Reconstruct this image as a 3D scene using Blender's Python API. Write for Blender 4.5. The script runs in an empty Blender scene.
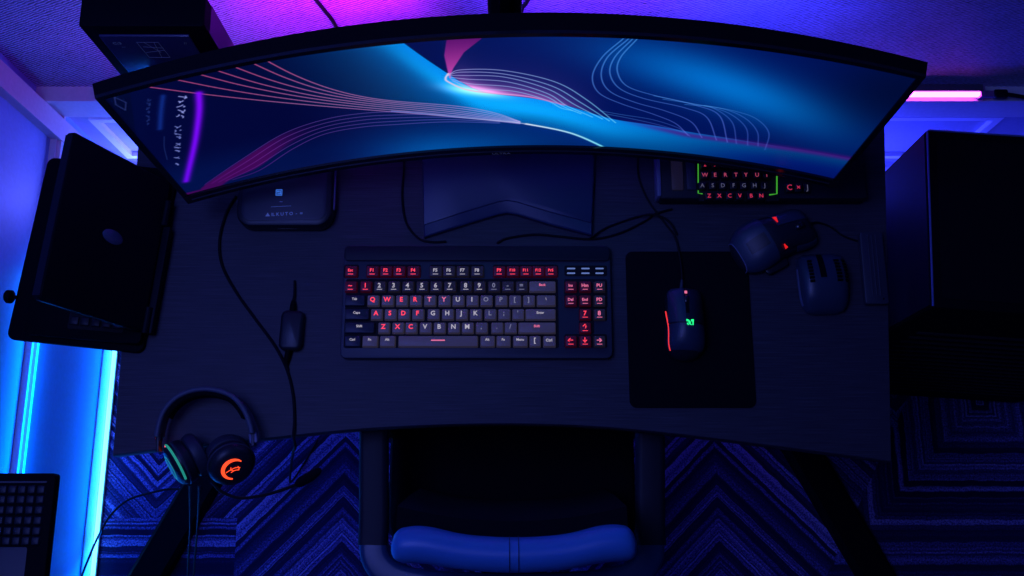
import bpy, bmesh, math, random
import numpy as np
from mathutils import Vector, Matrix

random.seed(7)
C = bpy.context.scene.collection
PI = math.pi

# ------------------------------------------------------------------ camera model (metres, z up, desk top at 0.74)
F = 1000.0
ALPHA = math.radians(14.1)
CZ = 2.24
SA, CA = math.sin(ALPHA), math.cos(ALPHA)
DZ = 0.74                                     # desk top

def at(px, py, z=DZ):
    u = (px - 512) / F; v = (288 - py) / F
    dy = v * CA + SA; dz = v * SA - CA
    t = (z - CZ) / dz
    return Vector((u * t, dy * t, z))

def aty(px, py, y):
    u = (px - 512) / F; v = (288 - py) / F
    dy = v * CA + SA; dz = v * SA - CA
    t = y / dy
    return Vector((u * t, y, CZ + dz * t))

# ------------------------------------------------------------------ materials
def mat(name, col=(.02, .02, .025), rough=.5, metal=0.0, emit=None, es=0.0, spec=.5, bump=0.0, bscale=300.0, coat=0.0, vary=0.0):
    m = bpy.data.materials.new(name); m.use_nodes = True
    nt = m.node_tree; b = nt.nodes['Principled BSDF']
    b.inputs['Base Color'].default_value = (*col, 1)
    b.inputs['Roughness'].default_value = rough
    b.inputs['Metallic'].default_value = metal
    b.inputs['Specular IOR Level'].default_value = spec
    b.inputs['Coat Weight'].default_value = coat
    if emit:
        b.inputs['Emission Color'].default_value = (*emit, 1)
        b.inputs['Emission Strength'].default_value = es
    if bump or vary:
        tc = nt.nodes.new('ShaderNodeTexCoord')
        n = nt.nodes.new('ShaderNodeTexNoise'); n.inputs['Scale'].default_value = bscale
        n.inputs['Detail'].default_value = 4
        nt.links.new(tc.outputs['Object'], n.inputs['Vector'])
        if bump:
            bp = nt.nodes.new('ShaderNodeBump'); bp.inputs['Strength'].default_value = bump
            bp.inputs['Distance'].default_value = .001
            nt.links.new(n.outputs['Fac'], bp.inputs['Height'])
            nt.links.new(bp.outputs['Normal'], b.inputs['Normal'])
        if vary:
            r = nt.nodes.new('ShaderNodeValToRGB')
            r.color_ramp.elements[0].position = .3; r.color_ramp.elements[1].position = .7
            r.color_ramp.elements[0].color = (*[c * (1 - vary) for c in col], 1)
            r.color_ramp.elements[1].color = (*[min(1, c * (1 + vary)) for c in col], 1)
            nt.links.new(n.outputs['Fac'], r.inputs['Fac'])
            nt.links.new(r.outputs['Color'], b.inputs['Base Color'])
    return m

class G:                                        # tiny node-graph builder
    def __init__(self, m):
        self.nt = m.node_tree; self.b = self.nt.nodes['Principled BSDF']
    def n(self, kind, **kw):
        x = self.nt.nodes.new(kind)
        for k, v in kw.items(): setattr(x, k, v)
        return x
    def l(self, a, b): self.nt.links.new(a, b)
    def math(self, op, a, b=None, c=None):
        x = self.n('ShaderNodeMath', operation=op)
        for i, v in enumerate((a, b, c)):
            if v is None: continue
            if isinstance(v, (int, float)): x.inputs[i].default_value = v
            else: self.l(v, x.inputs[i])
        return x.outputs[0]
    def mix(self, f, a, b):
        x = self.n('ShaderNodeMix', data_type='FLOAT')
        for i, v in ((0, f), (2, a), (3, b)):
            if isinstance(v, (int, float)): x.inputs[i].default_value = v
            else: self.l(v, x.inputs[i])
        return x.outputs[0]
    def ramp(self, f, stops):
        r = self.n('ShaderNodeValToRGB'); e = r.color_ramp.elements
        while len(e) < len(stops): e.new(.5)
        for i, (p, c) in enumerate(stops): e[i].position = p; e[i].color = (*c, 1)
        self.l(f, r.inputs['Fac']); return r.outputs['Color']

M = {}
M['black'] = mat('black_plastic', (.012, .013, .02), .45, bump=.15, bscale=900)
M['matte'] = mat('matte_black', (.010, .011, .017), .7, bump=.2, bscale=700)
M['deep'] = mat('deep_black_plastic', (.0025, .003, .006), .65, spec=.07, bump=.1, bscale=700)
M['chrome'] = mat('polished_emblem', (.12, .16, .28), .25, .3, bump=.02, bscale=100)
M['gloss'] = mat('gloss_black', (.008, .009, .014), .18, bump=.02, bscale=200)
M['rubber'] = mat('cable_rubber', (.004, .004, .008), .6, spec=.2, bump=.1, bscale=1500)
M['metal'] = mat('dark_metal', (.05, .055, .08), .4, .5, bump=.1, bscale=600)
M['kbcase'] = mat('keyboard_case', (.035, .04, .065), .5, bump=.15, bscale=800)
M['kbpanel'] = mat('keyboard_panel', (.010, .012, .024), .55, spec=.3, bump=.15, bscale=800)
M['well'] = mat('key_well', (.003, .003, .005), .8, bump=.1, bscale=500)
M['keygrey'] = mat('keycap_grey_glow', (.16, .14, .17), .5, emit=(.45, .36, .5), es=.035, bump=.1, bscale=1200)  # faint emission stands in for white backlight spilling onto the caps
M['keydark'] = mat('keycap_dark_glow', (.04, .035, .05), .5, emit=(.4, .3, .45), es=.012, bump=.1, bscale=1200)  # weaker spill glow put into the darker caps
M['keyred'] = mat('keycap_red_lit', (.05, .02, .035), .5, emit=(.7, .0, .05), es=.022, bump=.1, bscale=1200)
M['keyblue'] = mat('keycap_blue', (.025, .03, .055), .5, bump=.1, bscale=1200)
M['keymid'] = mat('keycap_blue_black', (.010, .014, .026), .5, bump=.1, bscale=1200)  # near-black caps, between the black and the blue sets
M['keyblack'] = mat('keycap_black', (.006, .006, .01), .5, bump=.1, bscale=1200)
M['red'] = mat('red_legend', (.1, .0, .01), .5, emit=(1, .05, .09), es=1.25)
M['pink'] = mat('pink_legend', (.1, .02, .05), .5, emit=(1, .2, .38), es=.8)
M['white'] = mat('pale_legend', (.1, .1, .1), .5, emit=(.75, .7, .8), es=.55)
M['dim'] = mat('dim_legend', (.1, .1, .12), .5, emit=(.5, .5, .72), es=.3)
M['redlow'] = mat('low_red_legend', (.1, .0, .01), .5, emit=(1, .05, .14), es=.55)
M['pinklow'] = mat('low_pink_legend', (.1, .0, .03), .5, emit=(1, .12, .25), es=.4)
M['dimlow'] = mat('low_dim_legend', (.08, .08, .1), .5, emit=(.45, .45, .75), es=.16)
M['slit'] = mat('red_slit_light', (.1, 0, 0), .4, emit=(1, .015, .02), es=.75)
M['blueled'] = mat('blue_indicator', (.05, .08, .2), .5, emit=(.25, .38, .9), es=.45)
M['redlight'] = mat('red_light', (.1, 0, 0), .4, emit=(1, .04, .05), es=1.0)
M['orange'] = mat('orange_ring_light', (.1, .02, 0), .4, emit=(1, .07, .02), es=1.5)
M['green'] = mat('green_light', (.0, .1, .04), .4, emit=(.02, 1, .28), es=1.2)
M['greendim'] = mat('green_light_guide', (.0, .1, .02), .4, emit=(.10, .75, .05), es=.45)
M['teal'] = mat('teal_light', (.0, .05, .05), .4, emit=(.03, .5, .4), es=.5)
M['iconblue'] = mat('icon_blue', (.02, .05, .2), .4, emit=(.05, .2, .85), es=.7)
M['print'] = mat('pale_print', (.12, .17, .4), .6, emit=(.12, .2, .6), es=.22)
M['printdim'] = mat('dim_print', (.06, .08, .18), .6, emit=(.1, .12, .35), es=.1)
M['fabric'] = mat('pad_fabric', (.0035, .0038, .007), .95, spec=.15, bump=.4, bscale=900)
M['leather'] = mat('leather_with_blue_light', (.05, .22, .60), .38, bump=.25, bscale=450)  # blue light on the dark leather is put into its colour
M['frameblue'] = mat('chair_frame_blue_lit', (.02, .06, .16), .35, bump=.1, bscale=500)  # frame colour carries the blue light falling on the chair
M['cushion'] = mat('ear_cushion', (.03, .035, .06), .5, bump=.3, bscale=600)
M['bandtop'] = mat('headband_pad', (.07, .085, .13), .55, bump=.3, bscale=500)
M['mousetop'] = mat('mouse_shell', (.028, .045, .085), .38, bump=.1, bscale=900)
M['mousedark'] = mat('mouse_shell_dark', (.012, .014, .024), .42, bump=.1, bscale=900)
M['panelpaint'] = mat('panel_paint', (.38, .40, .52), .5, bump=.1, bscale=120, vary=.05)
M['moulding'] = mat('moulding_paint', (.85, .85, .9), .4, bump=.05, bscale=120)
M['leftpaint'] = mat('paint_with_blue_light', (.20, .42, .82), .5, bump=.1, bscale=120, vary=.05)  # blue light on the whitish wall is put into the paint colour
M['laptop'] = mat('laptop_lid_black', (.003, .005, .011), .5, spec=.12, bump=.08, bscale=900)
M['magdim'] = mat('magenta_led_tube_dim', (.5, .2, .5), .4, emit=(.80, .06, 1.0), es=1.3)
M['paint'] = mat('white_paint', (.62, .62, .66), .5, bump=.1, bscale=120, vary=.05)
M['towerside'] = mat('tower_steel', (.010, .012, .022), .5, .1, spec=.2, bump=.1, bscale=700)
M['edge'] = mat('tower_edge', (.16, .22, .55), .35, .3, bump=.05, bscale=400)
M['ledhouse'] = mat('led_housing', (.10, .10, .13), .4, .4, bump=.05, bscale=500)
M['clear'] = mat('clear_end_cap', (.25, .12, .3), .3, bump=.05, bscale=300)
M['cyanled'] = mat('cyan_led_tube', (.2, .5, .6), .4, emit=(.08, .46, 1.0), es=5.0)
M['magled'] = mat('magenta_led_tube', (.5, .2, .5), .4, emit=(.80, .09, 1.0), es=9.0)
M['glasspanel'] = mat('glossy_front', (.05, .045, .12), .25, coat=.5, bump=.02, bscale=150)
M['sidegrey'] = mat('pale_trim_and_highlight', (.16, .17, .3), .4, bump=.05, bscale=400)  # pale trim, also used for painted edge highlights

def desk_mat():
    m = mat('dark_wood_grain', (.03, .03, .05), .55, spec=.35); g = G(m)
    tc = g.n('ShaderNodeTexCoord'); mp = g.n('ShaderNodeMapping')
    mp.inputs['Scale'].default_value = (9, 420, 60); g.l(tc.outputs['Object'], mp.inputs['Vector'])
    n = g.n('ShaderNodeTexNoise'); n.inputs['Scale'].default_value = 1.6; n.inputs['Detail'].default_value = 6
    g.l(mp.outputs[0], n.inputs['Vector'])
    col = g.ramp(n.outputs['Fac'], [(.3, (.024, .024, .040)), (.55, (.042, .040, .060)), (.75, (.064, .060, .086))])
    g.l(col, g.b.inputs['Base Color'])
    bp = g.n('ShaderNodeBump'); bp.inputs['Strength'].default_value = .25; bp.inputs['Distance'].default_value = .001
    g.l(n.outputs['Fac'], bp.inputs['Height']); g.l(bp.outputs['Normal'], g.b.inputs['Normal'])
    return m
M['desk'] = desk_mat()
M['stand'] = mat('stand_blue_black', (.022, .034, .10), .42, bump=.08, bscale=500)

def wallpaper_mat():
    m = mat('ribbed_wallpaper', (.5, .5, .6), .6); g = G(m)
    tc = g.n('ShaderNodeTexCoord'); mp = g.n('ShaderNodeMapping')
    mp.inputs['Rotation'].default_value = (0, math.radians(-62), 0)
    g.l(tc.outputs['Object'], mp.inputs['Vector'])
    n0 = g.n('ShaderNodeTexNoise'); n0.inputs['Scale'].default_value = 14; n0.inputs['Detail'].default_value = 3
    g.l(tc.outputs['Object'], n0.inputs['Vector'])
    w = g.n('ShaderNodeTexWave', wave_type='BANDS', bands_direction='X')
    w.inputs['Scale'].default_value = 60; w.inputs['Distortion'].default_value = 3.2
    w.inputs['Detail'].default_value = 2; w.inputs['Detail Scale'].default_value = 1.5
    g.l(mp.outputs[0], w.inputs['Vector'])
    n1 = g.n('ShaderNodeTexNoise'); n1.inputs['Scale'].default_value = 190; n1.inputs['Detail'].default_value = 3
    g.l(tc.outputs['Object'], n1.inputs['Vector'])
    f = g.math('MULTIPLY_ADD', n1.outputs['Fac'], .6, g.math('MULTIPLY', w.outputs['Fac'], .7))
    f = g.math('MULTIPLY_ADD', n0.outputs['Fac'], .25, f)
    col = g.ramp(f, [(.36, (.05, .055, .12)), (.62, (.22, .24, .44)), (.90, (.52, .54, .92))])
    g.l(col, g.b.inputs['Base Color'])
    bp = g.n('ShaderNodeBump'); bp.inputs['Strength'].default_value = .7; bp.inputs['Distance'].default_value = .002
    g.l(f, bp.inputs['Height']); g.l(bp.outputs['Normal'], g.b.inputs['Normal'])
    return m
M['wallpaper'] = wallpaper_mat()

def carpet_mat():
    m = mat('geometric_carpet', (.1, .1, .3), .95, spec=.1); g = G(m)
    tc = g.n('ShaderNodeTexCoord'); sx = g.n('ShaderNodeSeparateXYZ')
    nw = g.n('ShaderNodeTexNoise'); nw.inputs['Scale'].default_value = 30; nw.inputs['Detail'].default_value = 2
    g.l(tc.outputs['Object'], nw.inputs['Vector'])
    g.l(tc.outputs['Object'], sx.inputs[0])
    X, Y = sx.outputs[0], sx.outputs[1]
    wob = g.math('MULTIPLY', g.math('SUBTRACT', nw.outputs['Fac'], .5), .008)
    a = g.math('PINGPONG', g.math('ADD', X, .37), .41)
    b = g.math('ADD', Y, 2.0)
    d1 = g.math('ADD', a, b)
    d2 = g.math('MAXIMUM', g.math('ABSOLUTE', g.math('SUBTRACT', X, 1.05)), g.math('ABSOLUTE', g.math('SUBTRACT', Y, .30)))
    d3 = Y
    selR = g.math('GREATER_THAN', g.math('SUBTRACT', X, g.math('MULTIPLY', Y, .55)), .72)
    selL = g.math('MULTIPLY', g.math('LESS_THAN', X, -.60), g.math('LESS_THAN', Y, .045))
    d = g.mix(selL, g.mix(selR, d1, d2), d3)
    d = g.math('ADD', d, wob)
    def band(scale, off):
        wn = g.n('ShaderNodeTexWhiteNoise', noise_dimensions='1D')
        g.l(g.math('FLOOR', g.math('MULTIPLY_ADD', d, scale, off)), wn.inputs['W']); return wn.outputs['Value']
    s1 = band(84, 3.3); s2 = band(240, 11.7)
    stripe = g.math('MULTIPLY', g.math('POWER', s1, 1.6), g.math('MULTIPLY_ADD', s2, 1.1, .25))
    n = g.n('ShaderNodeTexNoise'); n.inputs['Scale'].default_value = 260; n.inputs['Detail'].default_value = 5; n.inputs['Roughness'].default_value = .8
    g.l(tc.outputs['Object'], n.inputs['Vector'])
    fib = g.math('MULTIPLY_ADD', g.math('SUBTRACT', n.outputs['Fac'], .5), 6.5, .85)
    v = g.math('MULTIPLY', stripe, g.math('MAXIMUM', fib, .15))
    col = g.ramp(v, [(0, (.012, .012, .05)), (.2, (.05, .05, .19)), (.5, (.20, .17, .62)), (.95, (.52, .48, .98))])
    g.l(col, g.b.inputs['Base Color'])
    bp = g.n('ShaderNodeBump'); bp.inputs['Strength'].default_value = .6; bp.inputs['Distance'].default_value = .003
    g.l(v, bp.inputs['Height']); g.l(bp.outputs['Normal'], g.b.inputs['Normal'])
    return m
M['carpet'] = carpet_mat()

# ------------------------------------------------------------------ mesh collector
def rr(w, d, r, seg=6, cx=0, cy=0):
    """rounded rectangle outline, counter-clockwise"""
    r = max(1e-5, min(r, w / 2 - 1e-5, d / 2 - 1e-5)); out = []
    for qx, qy, a0 in ((1, 1, 0), (-1, 1, 90), (-1, -1, 180), (1, -1, 270)):
        for k in range(seg + 1):
            a = math.radians(a0 + 90 * k / seg)
            out.append((cx + qx * (w / 2 - r) + r * math.cos(a), cy + qy * (d / 2 - r) + r * math.sin(a)))
    return out

def catmull(pts, n=8):
    P = [Vector(p) for p in pts]
    if len(P) < 3: return P
    P = [2 * P[0] - P[1]] + P + [2 * P[-1] - P[-2]]; out = []
    for i in range(1, len(P) - 2):
        a, b, c, d = P[i - 1:i + 3]
        for k in range(n):
            t = k / n
            out.append(.5 * ((2 * b) + (c - a) * t + (2 * a - 5 * b + 4 * c - d) * t * t + (3 * b - a - 3 * c + d) * t ** 3))
    out.append(P[-2]); return out

class MB:
    def __init__(self): self.v = []; self.f = []
    def rings(self, rings, close_u=True, cap0=True, cap1=True):
        base = len(self.v); n = len(rings[0])
        for r in rings: self.v += [tuple(p) for p in r]
        for i in range(len(rings) - 1):
            for j in range(n if close_u else n - 1):
                a = base + i * n + j; b = base + i * n + (j + 1) % n
                self.f.append((a, b, b + n, a + n))
        if cap0: self.f.append(tuple(base + j for j in reversed(range(n))))
        if cap1: self.f.append(tuple(base + (len(rings) - 1) * n + j for j in range(n)))
        return self
    def box(self, x0, x1, y0, y1, z0, z1):
        q = [(x0, y0), (x1, y0), (x1, y1), (x0, y1)]
        return self.rings([[(x, y, z0) for x, y in q], [(x, y, z1) for x, y in q]])
    def slab(self, w, d, z0, z1, r=.004, b=.0015, cx=0, cy=0, seg=5):
        """rounded slab with chamfered top and bottom edges"""
        def ring(inset, z): return [(x, y, z) for x, y in rr(w - 2 * inset, d - 2 * inset, max(r - inset, .0005), seg, cx, cy)]
        return self.rings([ring(b, z0), ring(b * .3, z0 + b * .3), ring(0, z0 + b), ring(0, z1 - b), ring(b * .3, z1 - b * .3), ring(b, z1)])
    def sweep(self, path, prof, up=(0, 0, 1), scale=None):
        P = [Vector(p) for p in path]; up = Vector(up); R = []
        side0 = None
        for i, p in enumerate(P):
            t = (P[min(i + 1, len(P) - 1)] - P[max(i - 1, 0)]).normalized()
            s = t.cross(up)
            if s.length < .05: s = side0 if side0 else t.cross(Vector((0, 1, 0)))
            s = (s - t * s.dot(t)).normalized()
            if side0 and s.dot(side0) < -.2 : s = -s
            side0 = s; n = s.cross(t)
            k = scale[i] if scale else 1
            R.append([p + s * (a * k) + n * (b * k) for a, b in prof])
        return self.rings(R)
    def tube(self, path, r, seg=8, up=(0, 0, 1), scale=None):
        return self.sweep(path, [(r * math.cos(2 * PI * k / seg), r * math.sin(2 * PI * k / seg)) for k in range(seg)], up, scale)
    def disc(self, c, axis, prof, seg=32, sx=1.0, ref=(0, 0, 1)):
        """turned shape: prof = [(radius, height along axis)]"""
        c = Vector(c); a = Vector(axis).normalized(); e = a.cross(Vector(ref))
        if e.length < 1e-3: e = a.cross(Vector((1, 0, 0)))
        e.normalize(); g = a.cross(e)
        return self.rings([[c + a * h + e * (r * sx * math.cos(2 * PI * k / seg)) + g * (r * math.sin(2 * PI * k / seg)) for k in range(seg)] for r, h in prof])
    def build(self, name, m, parent=None, smooth=40, matrix=None):
        me = bpy.data.meshes.new(name)
        me.from_pydata([tuple(x) for x in self.v], [], self.f); 
        bm = bmesh.new(); bm.from_mesh(me)
        bmesh.ops.remove_doubles(bm, verts=bm.verts, dist=1e-6)
        bmesh.ops.recalc_face_normals(bm, faces=bm.faces); bm.to_mesh(me); bm.free()
        me.materials.append(m)
        if smooth:
            me.shade_smooth(); me.set_sharp_from_angle(angle=math.radians(smooth))
        o = bpy.data.objects.new(name, me); C.objects.link(o)
        if parent: o.parent = parent
        if matrix: o.matrix_local = matrix
        return o

def thing(name, label, cat, loc=(0, 0, 0), rz=0, group=None):
    o = bpy.data.objects.new(name, None); C.objects.link(o); o.empty_display_size = .02
    o.location = loc; o.rotation_euler = (0, 0, rz); o['label'] = label; o['category'] = cat
    if group: o['group'] = group
    return o
def tag(o, label, cat, group=None):
    o['label'] = label; o['category'] = cat
    if group: o['group'] = group
    return o
def struct(o): o['kind'] = 'structure'; return o

_txt = {}
def text_mesh(s, size, weight=.012):
    k = (s, size, weight)
    if k in _txt: return _txt[k]
    cu = bpy.data.curves.new('glyph', 'FONT'); cu.body = s; cu.size = size
    cu.align_x = 'CENTER'; cu.align_y = 'CENTER'; cu.extrude = .00012; cu.resolution_u = 2; cu.offset = weight * size; cu.space_line = .8
    o = bpy.data.objects.new('glyph', cu); C.objects.link(o)
    dg = bpy.context.evaluated_depsgraph_get()
    me = bpy.data.meshes.new_from_object(o.evaluated_get(dg))
    bpy.data.objects.remove(o); bpy.data.curves.remove(cu)
    _txt[k] = me; return me
def text(name, s, size, m, parent, loc, rot=(0, 0, 0), weight=.012):
    me = text_mesh(s, size, weight).copy(); me.materials.clear(); me.materials.append(m)
    o = bpy.data.objects.new(name, me); C.objects.link(o); o.parent = parent
    o.location = loc; o.rotation_euler = rot
    return o

# ------------------------------------------------------------------ room
WY, WX = .84, -.91
struct(MB().box(WX - .1, 2.2, -1.6, WY + .1, -.06, 0).build('floor', M['carpet'], smooth=0))
struct(MB().box(WX - .1, 2.2, WY, WY + .1, .38, 2.6).build('wall_back', M['wallpaper'], smooth=0))
struct(MB().box(WX - .1, 2.2, WY, WY + .1, 0, .38).build('wall_back_lower', M['panelpaint'], smooth=0))
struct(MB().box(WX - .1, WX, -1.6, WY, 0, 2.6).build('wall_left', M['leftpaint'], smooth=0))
rail = MB(); rail.box(WX, 2.2, WY - .022, WY, .385, .475); rail.box(WX, 2.2, WY - .03, WY, .468, .478)
struct(rail.build('trim_1', M['paint']))
rl = MB(); rl.box(WX, WX + .012, -1.6, WY - .022, .375, .40); rl.box(WX, WX + .018, -1.6, WY - .022, .384, .391)
struct(rl.build('trim_2', M['paint']))
def moulding(x0, x1, z0, z1, n):
    b = MB(); w = .016; y0, y1 = WY - .010, WY
    b.box(x0, x1, y0, y1, z1 - w, z1); b.box(x0, x1, y0, y1, z0, z0 + w)
    b.box(x0, x0 + w, y0, y1, z0 + w, z1 - w); b.box(x1 - w, x1, y0, y1, z0 + w, z1 - w)
    struct(b.build(n, M['moulding']))
moulding(-.865, -.06, .13, .345, 'trim_3'); moulding(.06, 1.0, .13, .355, 'trim_4'); moulding(1.1, 1.9, .13, .355, 'trim_5')
struct(MB().box(WX + .012, 2.2, WY - .014, WY, 0, .085).build('baseboard_back', M['paint']))
struct(MB().box(WX, WX + .003, -1.6, WY, 0, .05).build('baseboard_left', M['paint']))
struct(MB().box(WX, WX + .02, .765, WY - .03, .05, 2.6).build('trim_6', M['paint']))

# ------------------------------------------------------------------ desk
desk = thing('desk', 'wide dark wood-grain desk with curved front edge standing on the patterned carpet', 'desk', (0, .4, 0))
def front_curve():
    pix = [(112, 456), (160, 450), (230, 443), (345, 431), (430, 426), (510, 424.5), (590, 427), (660, 433), (730, 441), (800, 450), (892, 462)]
    return [(p.x, p.y) for p in catmull([at(*q) for q in pix], 4)]
fc = front_curve()
outline = fc + [(.606, .71), (-.602, .71)]
outline = [(x, y - .4) for x, y in outline]
def inset(poly, d):
    n = len(poly); out = []
    for i in range(n):
        a, b, c = Vector(poly[i - 1]), Vector(poly[i]), Vector(poly[(i + 1) % n])
        e1 = (b - a).normalized(); e2 = (c - b).normalized()
        nn = (Vector((-e1.y, e1.x)) + Vector((-e2.y, e2.x))).normalized(); out.append(b + nn * d)
    return out
z0 = DZ - .028
MB().rings([[(p[0], p[1], z0) for p in inset(outline, .002)], [(p[0], p[1], z0 + .003) for p in outline],
            [(p[0], p[1], DZ - .003) for p in outline], [(p[0], p[1], DZ) for p in inset(outline, .002)]]).build('desk_top', M['desk'], desk)
for s in (-1, 1):
    lg = MB(); lg.slab(.06, .09, .035, z0, .01, .002, s * .50, .10)
    lg.slab(.10, .30, z0 - .008, z0, .01, .002, s * .50, .05)
    lg.build('leg', M['deep'], desk)
    a = Vector((s * .475, .10, .02)); b = Vector((s * .79, -.50, .02))
    ft = MB(); ft.sweep([a + (a - b) * .3, a, a.lerp(b, .5), b], [(.036, -.019), (.036, .010), (.028, .018), (-.028, .018), (-.036, .010), (-.036, -.019)])
    ft.build('foot', M['deep'], desk)
MB().box(-.47, .47, .12, .14, .55, z0).build('crossbar', M['deep'], desk)

# ------------------------------------------------------------------ ultrawide monitor
mon = thing('ultrawide_monitor', 'huge curved ultrawide monitor showing blue wave wallpaper on a dark stand', 'monitor', (-.004, .556, DZ), math.radians(1.3))
R_ = 2.016; TILT = math.tan(math.radians(1.6)); MZ = .10
def surf(s, t, off=0.0):
    th = s / R_; r = R_ + off                         # off > 0 goes behind the screen
    return Vector((r * math.sin(th), -R_ + r * math.cos(th) + t * TILT, MZ + t + .012 - .020 * (s / .48) ** 2 + .005 * s / .48))
SW, T0, T1 = .4850, 0.0, .345
def shell(s0, s1, t0, t1, o0, o1, n=48):
    b = MB(); R = []
    for i in range(n + 1):
        s = s0 + (s1 - s0) * i / n
        oo = o1 - .007 * (s / SW) ** 2 if o1 > .02 else o1
        R.append([surf(s, t0, o0), surf(s, t1, o0), surf(s, t1, oo), surf(s, t0, oo)])
    return b.rings(R)
shell(-SW, SW, T0, T1, .0015, .024).build('housing', M['deep'], mon, smooth=30)
rear = MB(); R = []
for i in range(33):
    s = -.36 + .72 * i / 32; k = 1 - (abs(s) / .36) ** 4 * .7
    R.append([surf(s, .05, .016), surf(s, .30, .016), surf(s, .27, .026 + .022 * k), surf(s, .08, .026 + .022 * k)])
rear.rings(R); rear.build('rear_cover', M['deep'], mon, smooth=30)
bz = shell(-SW, SW, T0, .025, -.0035, .0015)
bz2 = shell(-SW, SW, T1 - .008, T1, -.0025, .0015); o_ = len(bz.v)
bz.v += bz2.v; bz.f += [tuple(i + o_ for i in f) for f in bz2.f]
for s0, s1 in ((-SW, -SW + .008), (SW - .008, SW)):
    b2 = shell(s0, s1, .025, T1 - .008, -.0025, .0015, 2); o_ = len(bz.v)
    bz.v += b2.v; bz.f += [tuple(i + o_ for i in f) for f in b2.f]
bz.build('bezel', M['gloss'], mon, smooth=30)
lip = MB(); lip.tube([surf(-SW + .01 + (2 * SW - .02) * i / 60, .0125, -.0036) for i in range(61)], .0014, 6)
lip.build('lower_lip', M['metal'], mon)  # lighter lip placed as the highlight line along the bezel
text('maker_mark', 'ULTRA', .009, M['printdim'], mon, surf(-.012, .005, -.0040), (math.radians(90), 0, 0))

# --- the picture on the screen: colours per vertex of the curved panel, drawn in the panel's own (s, t) metres
NS, NT = 1250, 400
S0, S1_, TT0, TT1 = -SW + .008, SW - .008, .025, T1 - .008
sv = np.linspace(S0, S1_, NS); tv = np.linspace(TT0, TT1, NT)
SL, T_ = np.meshgrid(sv, tv)
BOW = .012 - .020 * (SL / .48) ** 2 + .005 * SL / .48
SS = SL - .004; sl = sv; sv = sl - .004
TT = T_ + BOW
col = np.zeros((NT, NS, 3))
def lerp_poly(x, pts):
    p = sorted(pts); return np.interp(x, [a for a, b in p], [b for a, b in p])
def smooth_poly(x, pts):
    c = catmull([Vector((a, b)) for a, b in pts], 12); return lerp_poly(x, [(p.x, p.y) for p in c])
def sstep(a, b, x):
    k = np.clip((x - a) / (b - a), 0, 1); return k * k * (3 - 2 * k)
def gl(cs, ct, ws, wt, ang=0):
    c, s = math.cos(ang), math.sin(ang); a = (SS - cs) * c + (TT - ct) * s; b = -(SS - cs) * s + (TT - ct) * c
    return np.exp(-(a / ws) ** 2 - (b / wt) ** 2)
A3 = lambda r, g, b: np.array([r, g, b])[None, None, :]
upper = [(-.2, .47), (-.134, .360), (-.126, .345), (-.105, .300), (-.080, .266), (-.054, .215), (-.028, .202), (.037, .185), (.078, .164), (.134, .128), (.205, .115), (.248, .104), (.348, .095), (.48, .096)]
lower = [(-.484, .31), (-.386, .265), (-.272, .216), (-.149, .166), (-.071, .137), (.011, .112), (.068, .088), (.097, .069), (.131, .037), (.16, .005), (.3, -.15), (.48, -.3)]
def soft(x, pts, n=41):
    e = np.r_[np.linspace(x[0] - .03, x[0], 60, endpoint=False), x, np.linspace(x[-1], x[-1] + .03, 60)]
    y = lerp_poly(e, pts)
    for _ in range(3): y = np.convolve(np.pad(y, n // 2, mode='edge'), np.ones(n) / n, mode='valid')
    return np.interp(x, e, y)
U = soft(sv, upper)[None, :]; Lw = smooth_poly(sv, lower)[None, :]
# sRGB colours
col += A3(.005, .02, .21)
col += A3(-.004, .05, .14) * sstep(-.30, .0, SS)[..., None]
col += A3(.0, .04, .07) * sstep(-.03, -.24, SS)[..., None] * sstep(.16, .06, TT)[..., None]
col += A3(.0, .30, .38) * gl(.24, .26, .16, .055, -.45)[..., None]
col += A3(.0, .12, .13) * gl(.36, .20, .13, .06, -.5)[..., None]
col -= A3(.0, .03, .14) * gl(.47, .29, .09, .11)[..., None]
band = sstep(-.001, .001, U - TT) * sstep(-.001, .0015, TT - Lw)          # between the two curves
gapU = U - TT
cy = A3(.0, .40, .62) * np.exp(-np.maximum(gapU, 0) / .11)[..., None] + A3(.0, .15, .36)
fade = sstep(-.36, -.10, SS)
cy = cy * (fade[..., None] * .93 + .0) + A3(.0, .03, .2) * (1 - fade[..., None])
fadeR = sstep(.44, .08, SS)
cy = cy * (.45 + .55 * fadeR[..., None]) + A3(0, .02, .1) * (1 - fadeR[..., None])
wB = band * sstep(-.42, -.16, SS)
col = col * (1 - wB[..., None]) + cy * wB[..., None]
under = sstep(.0, .002, Lw - TT) * sstep(-.30, -.10, SS)
un = A3(.0, .10, .34) + A3(.0, .26, .34) * np.exp(-((TT - .02) / .10) ** 2)[..., None] * gl(-.12, .03, .16, .10)[..., None]
col = col * (1 - .85 * under[..., None]) + .85 * un * under[..., None]
below = np.exp(-np.maximum(Lw - TT, 0) / .03) * (TT < Lw) * sstep(-.2, .04, SS)
col += A3(.0, .05, .12) * below[..., None]
# bright cyan spine right under the ribbon's upper edge
core = np.exp(-((gapU - .035) / .030) ** 2) * gl(.0, .16, .17, .3)
col += A3(.02, .25, .25) * (core * band)[..., None]
# pink veil above the ribbon
veil = sstep(.0, .002, TT - U) * np.exp(-np.maximum(TT - U, 0) / .030) * sstep(-.085, -.055, SS) * sstep(.14, .03, SS)
col = col * (1 - .8 * veil[..., None]) + A3(.72, .40, .78) * .8 * veil[..., None]
hot = gl(-.045, .212, .040, .013, -.38); col += A3(.75, .5, .5) * hot[..., None]
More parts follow.
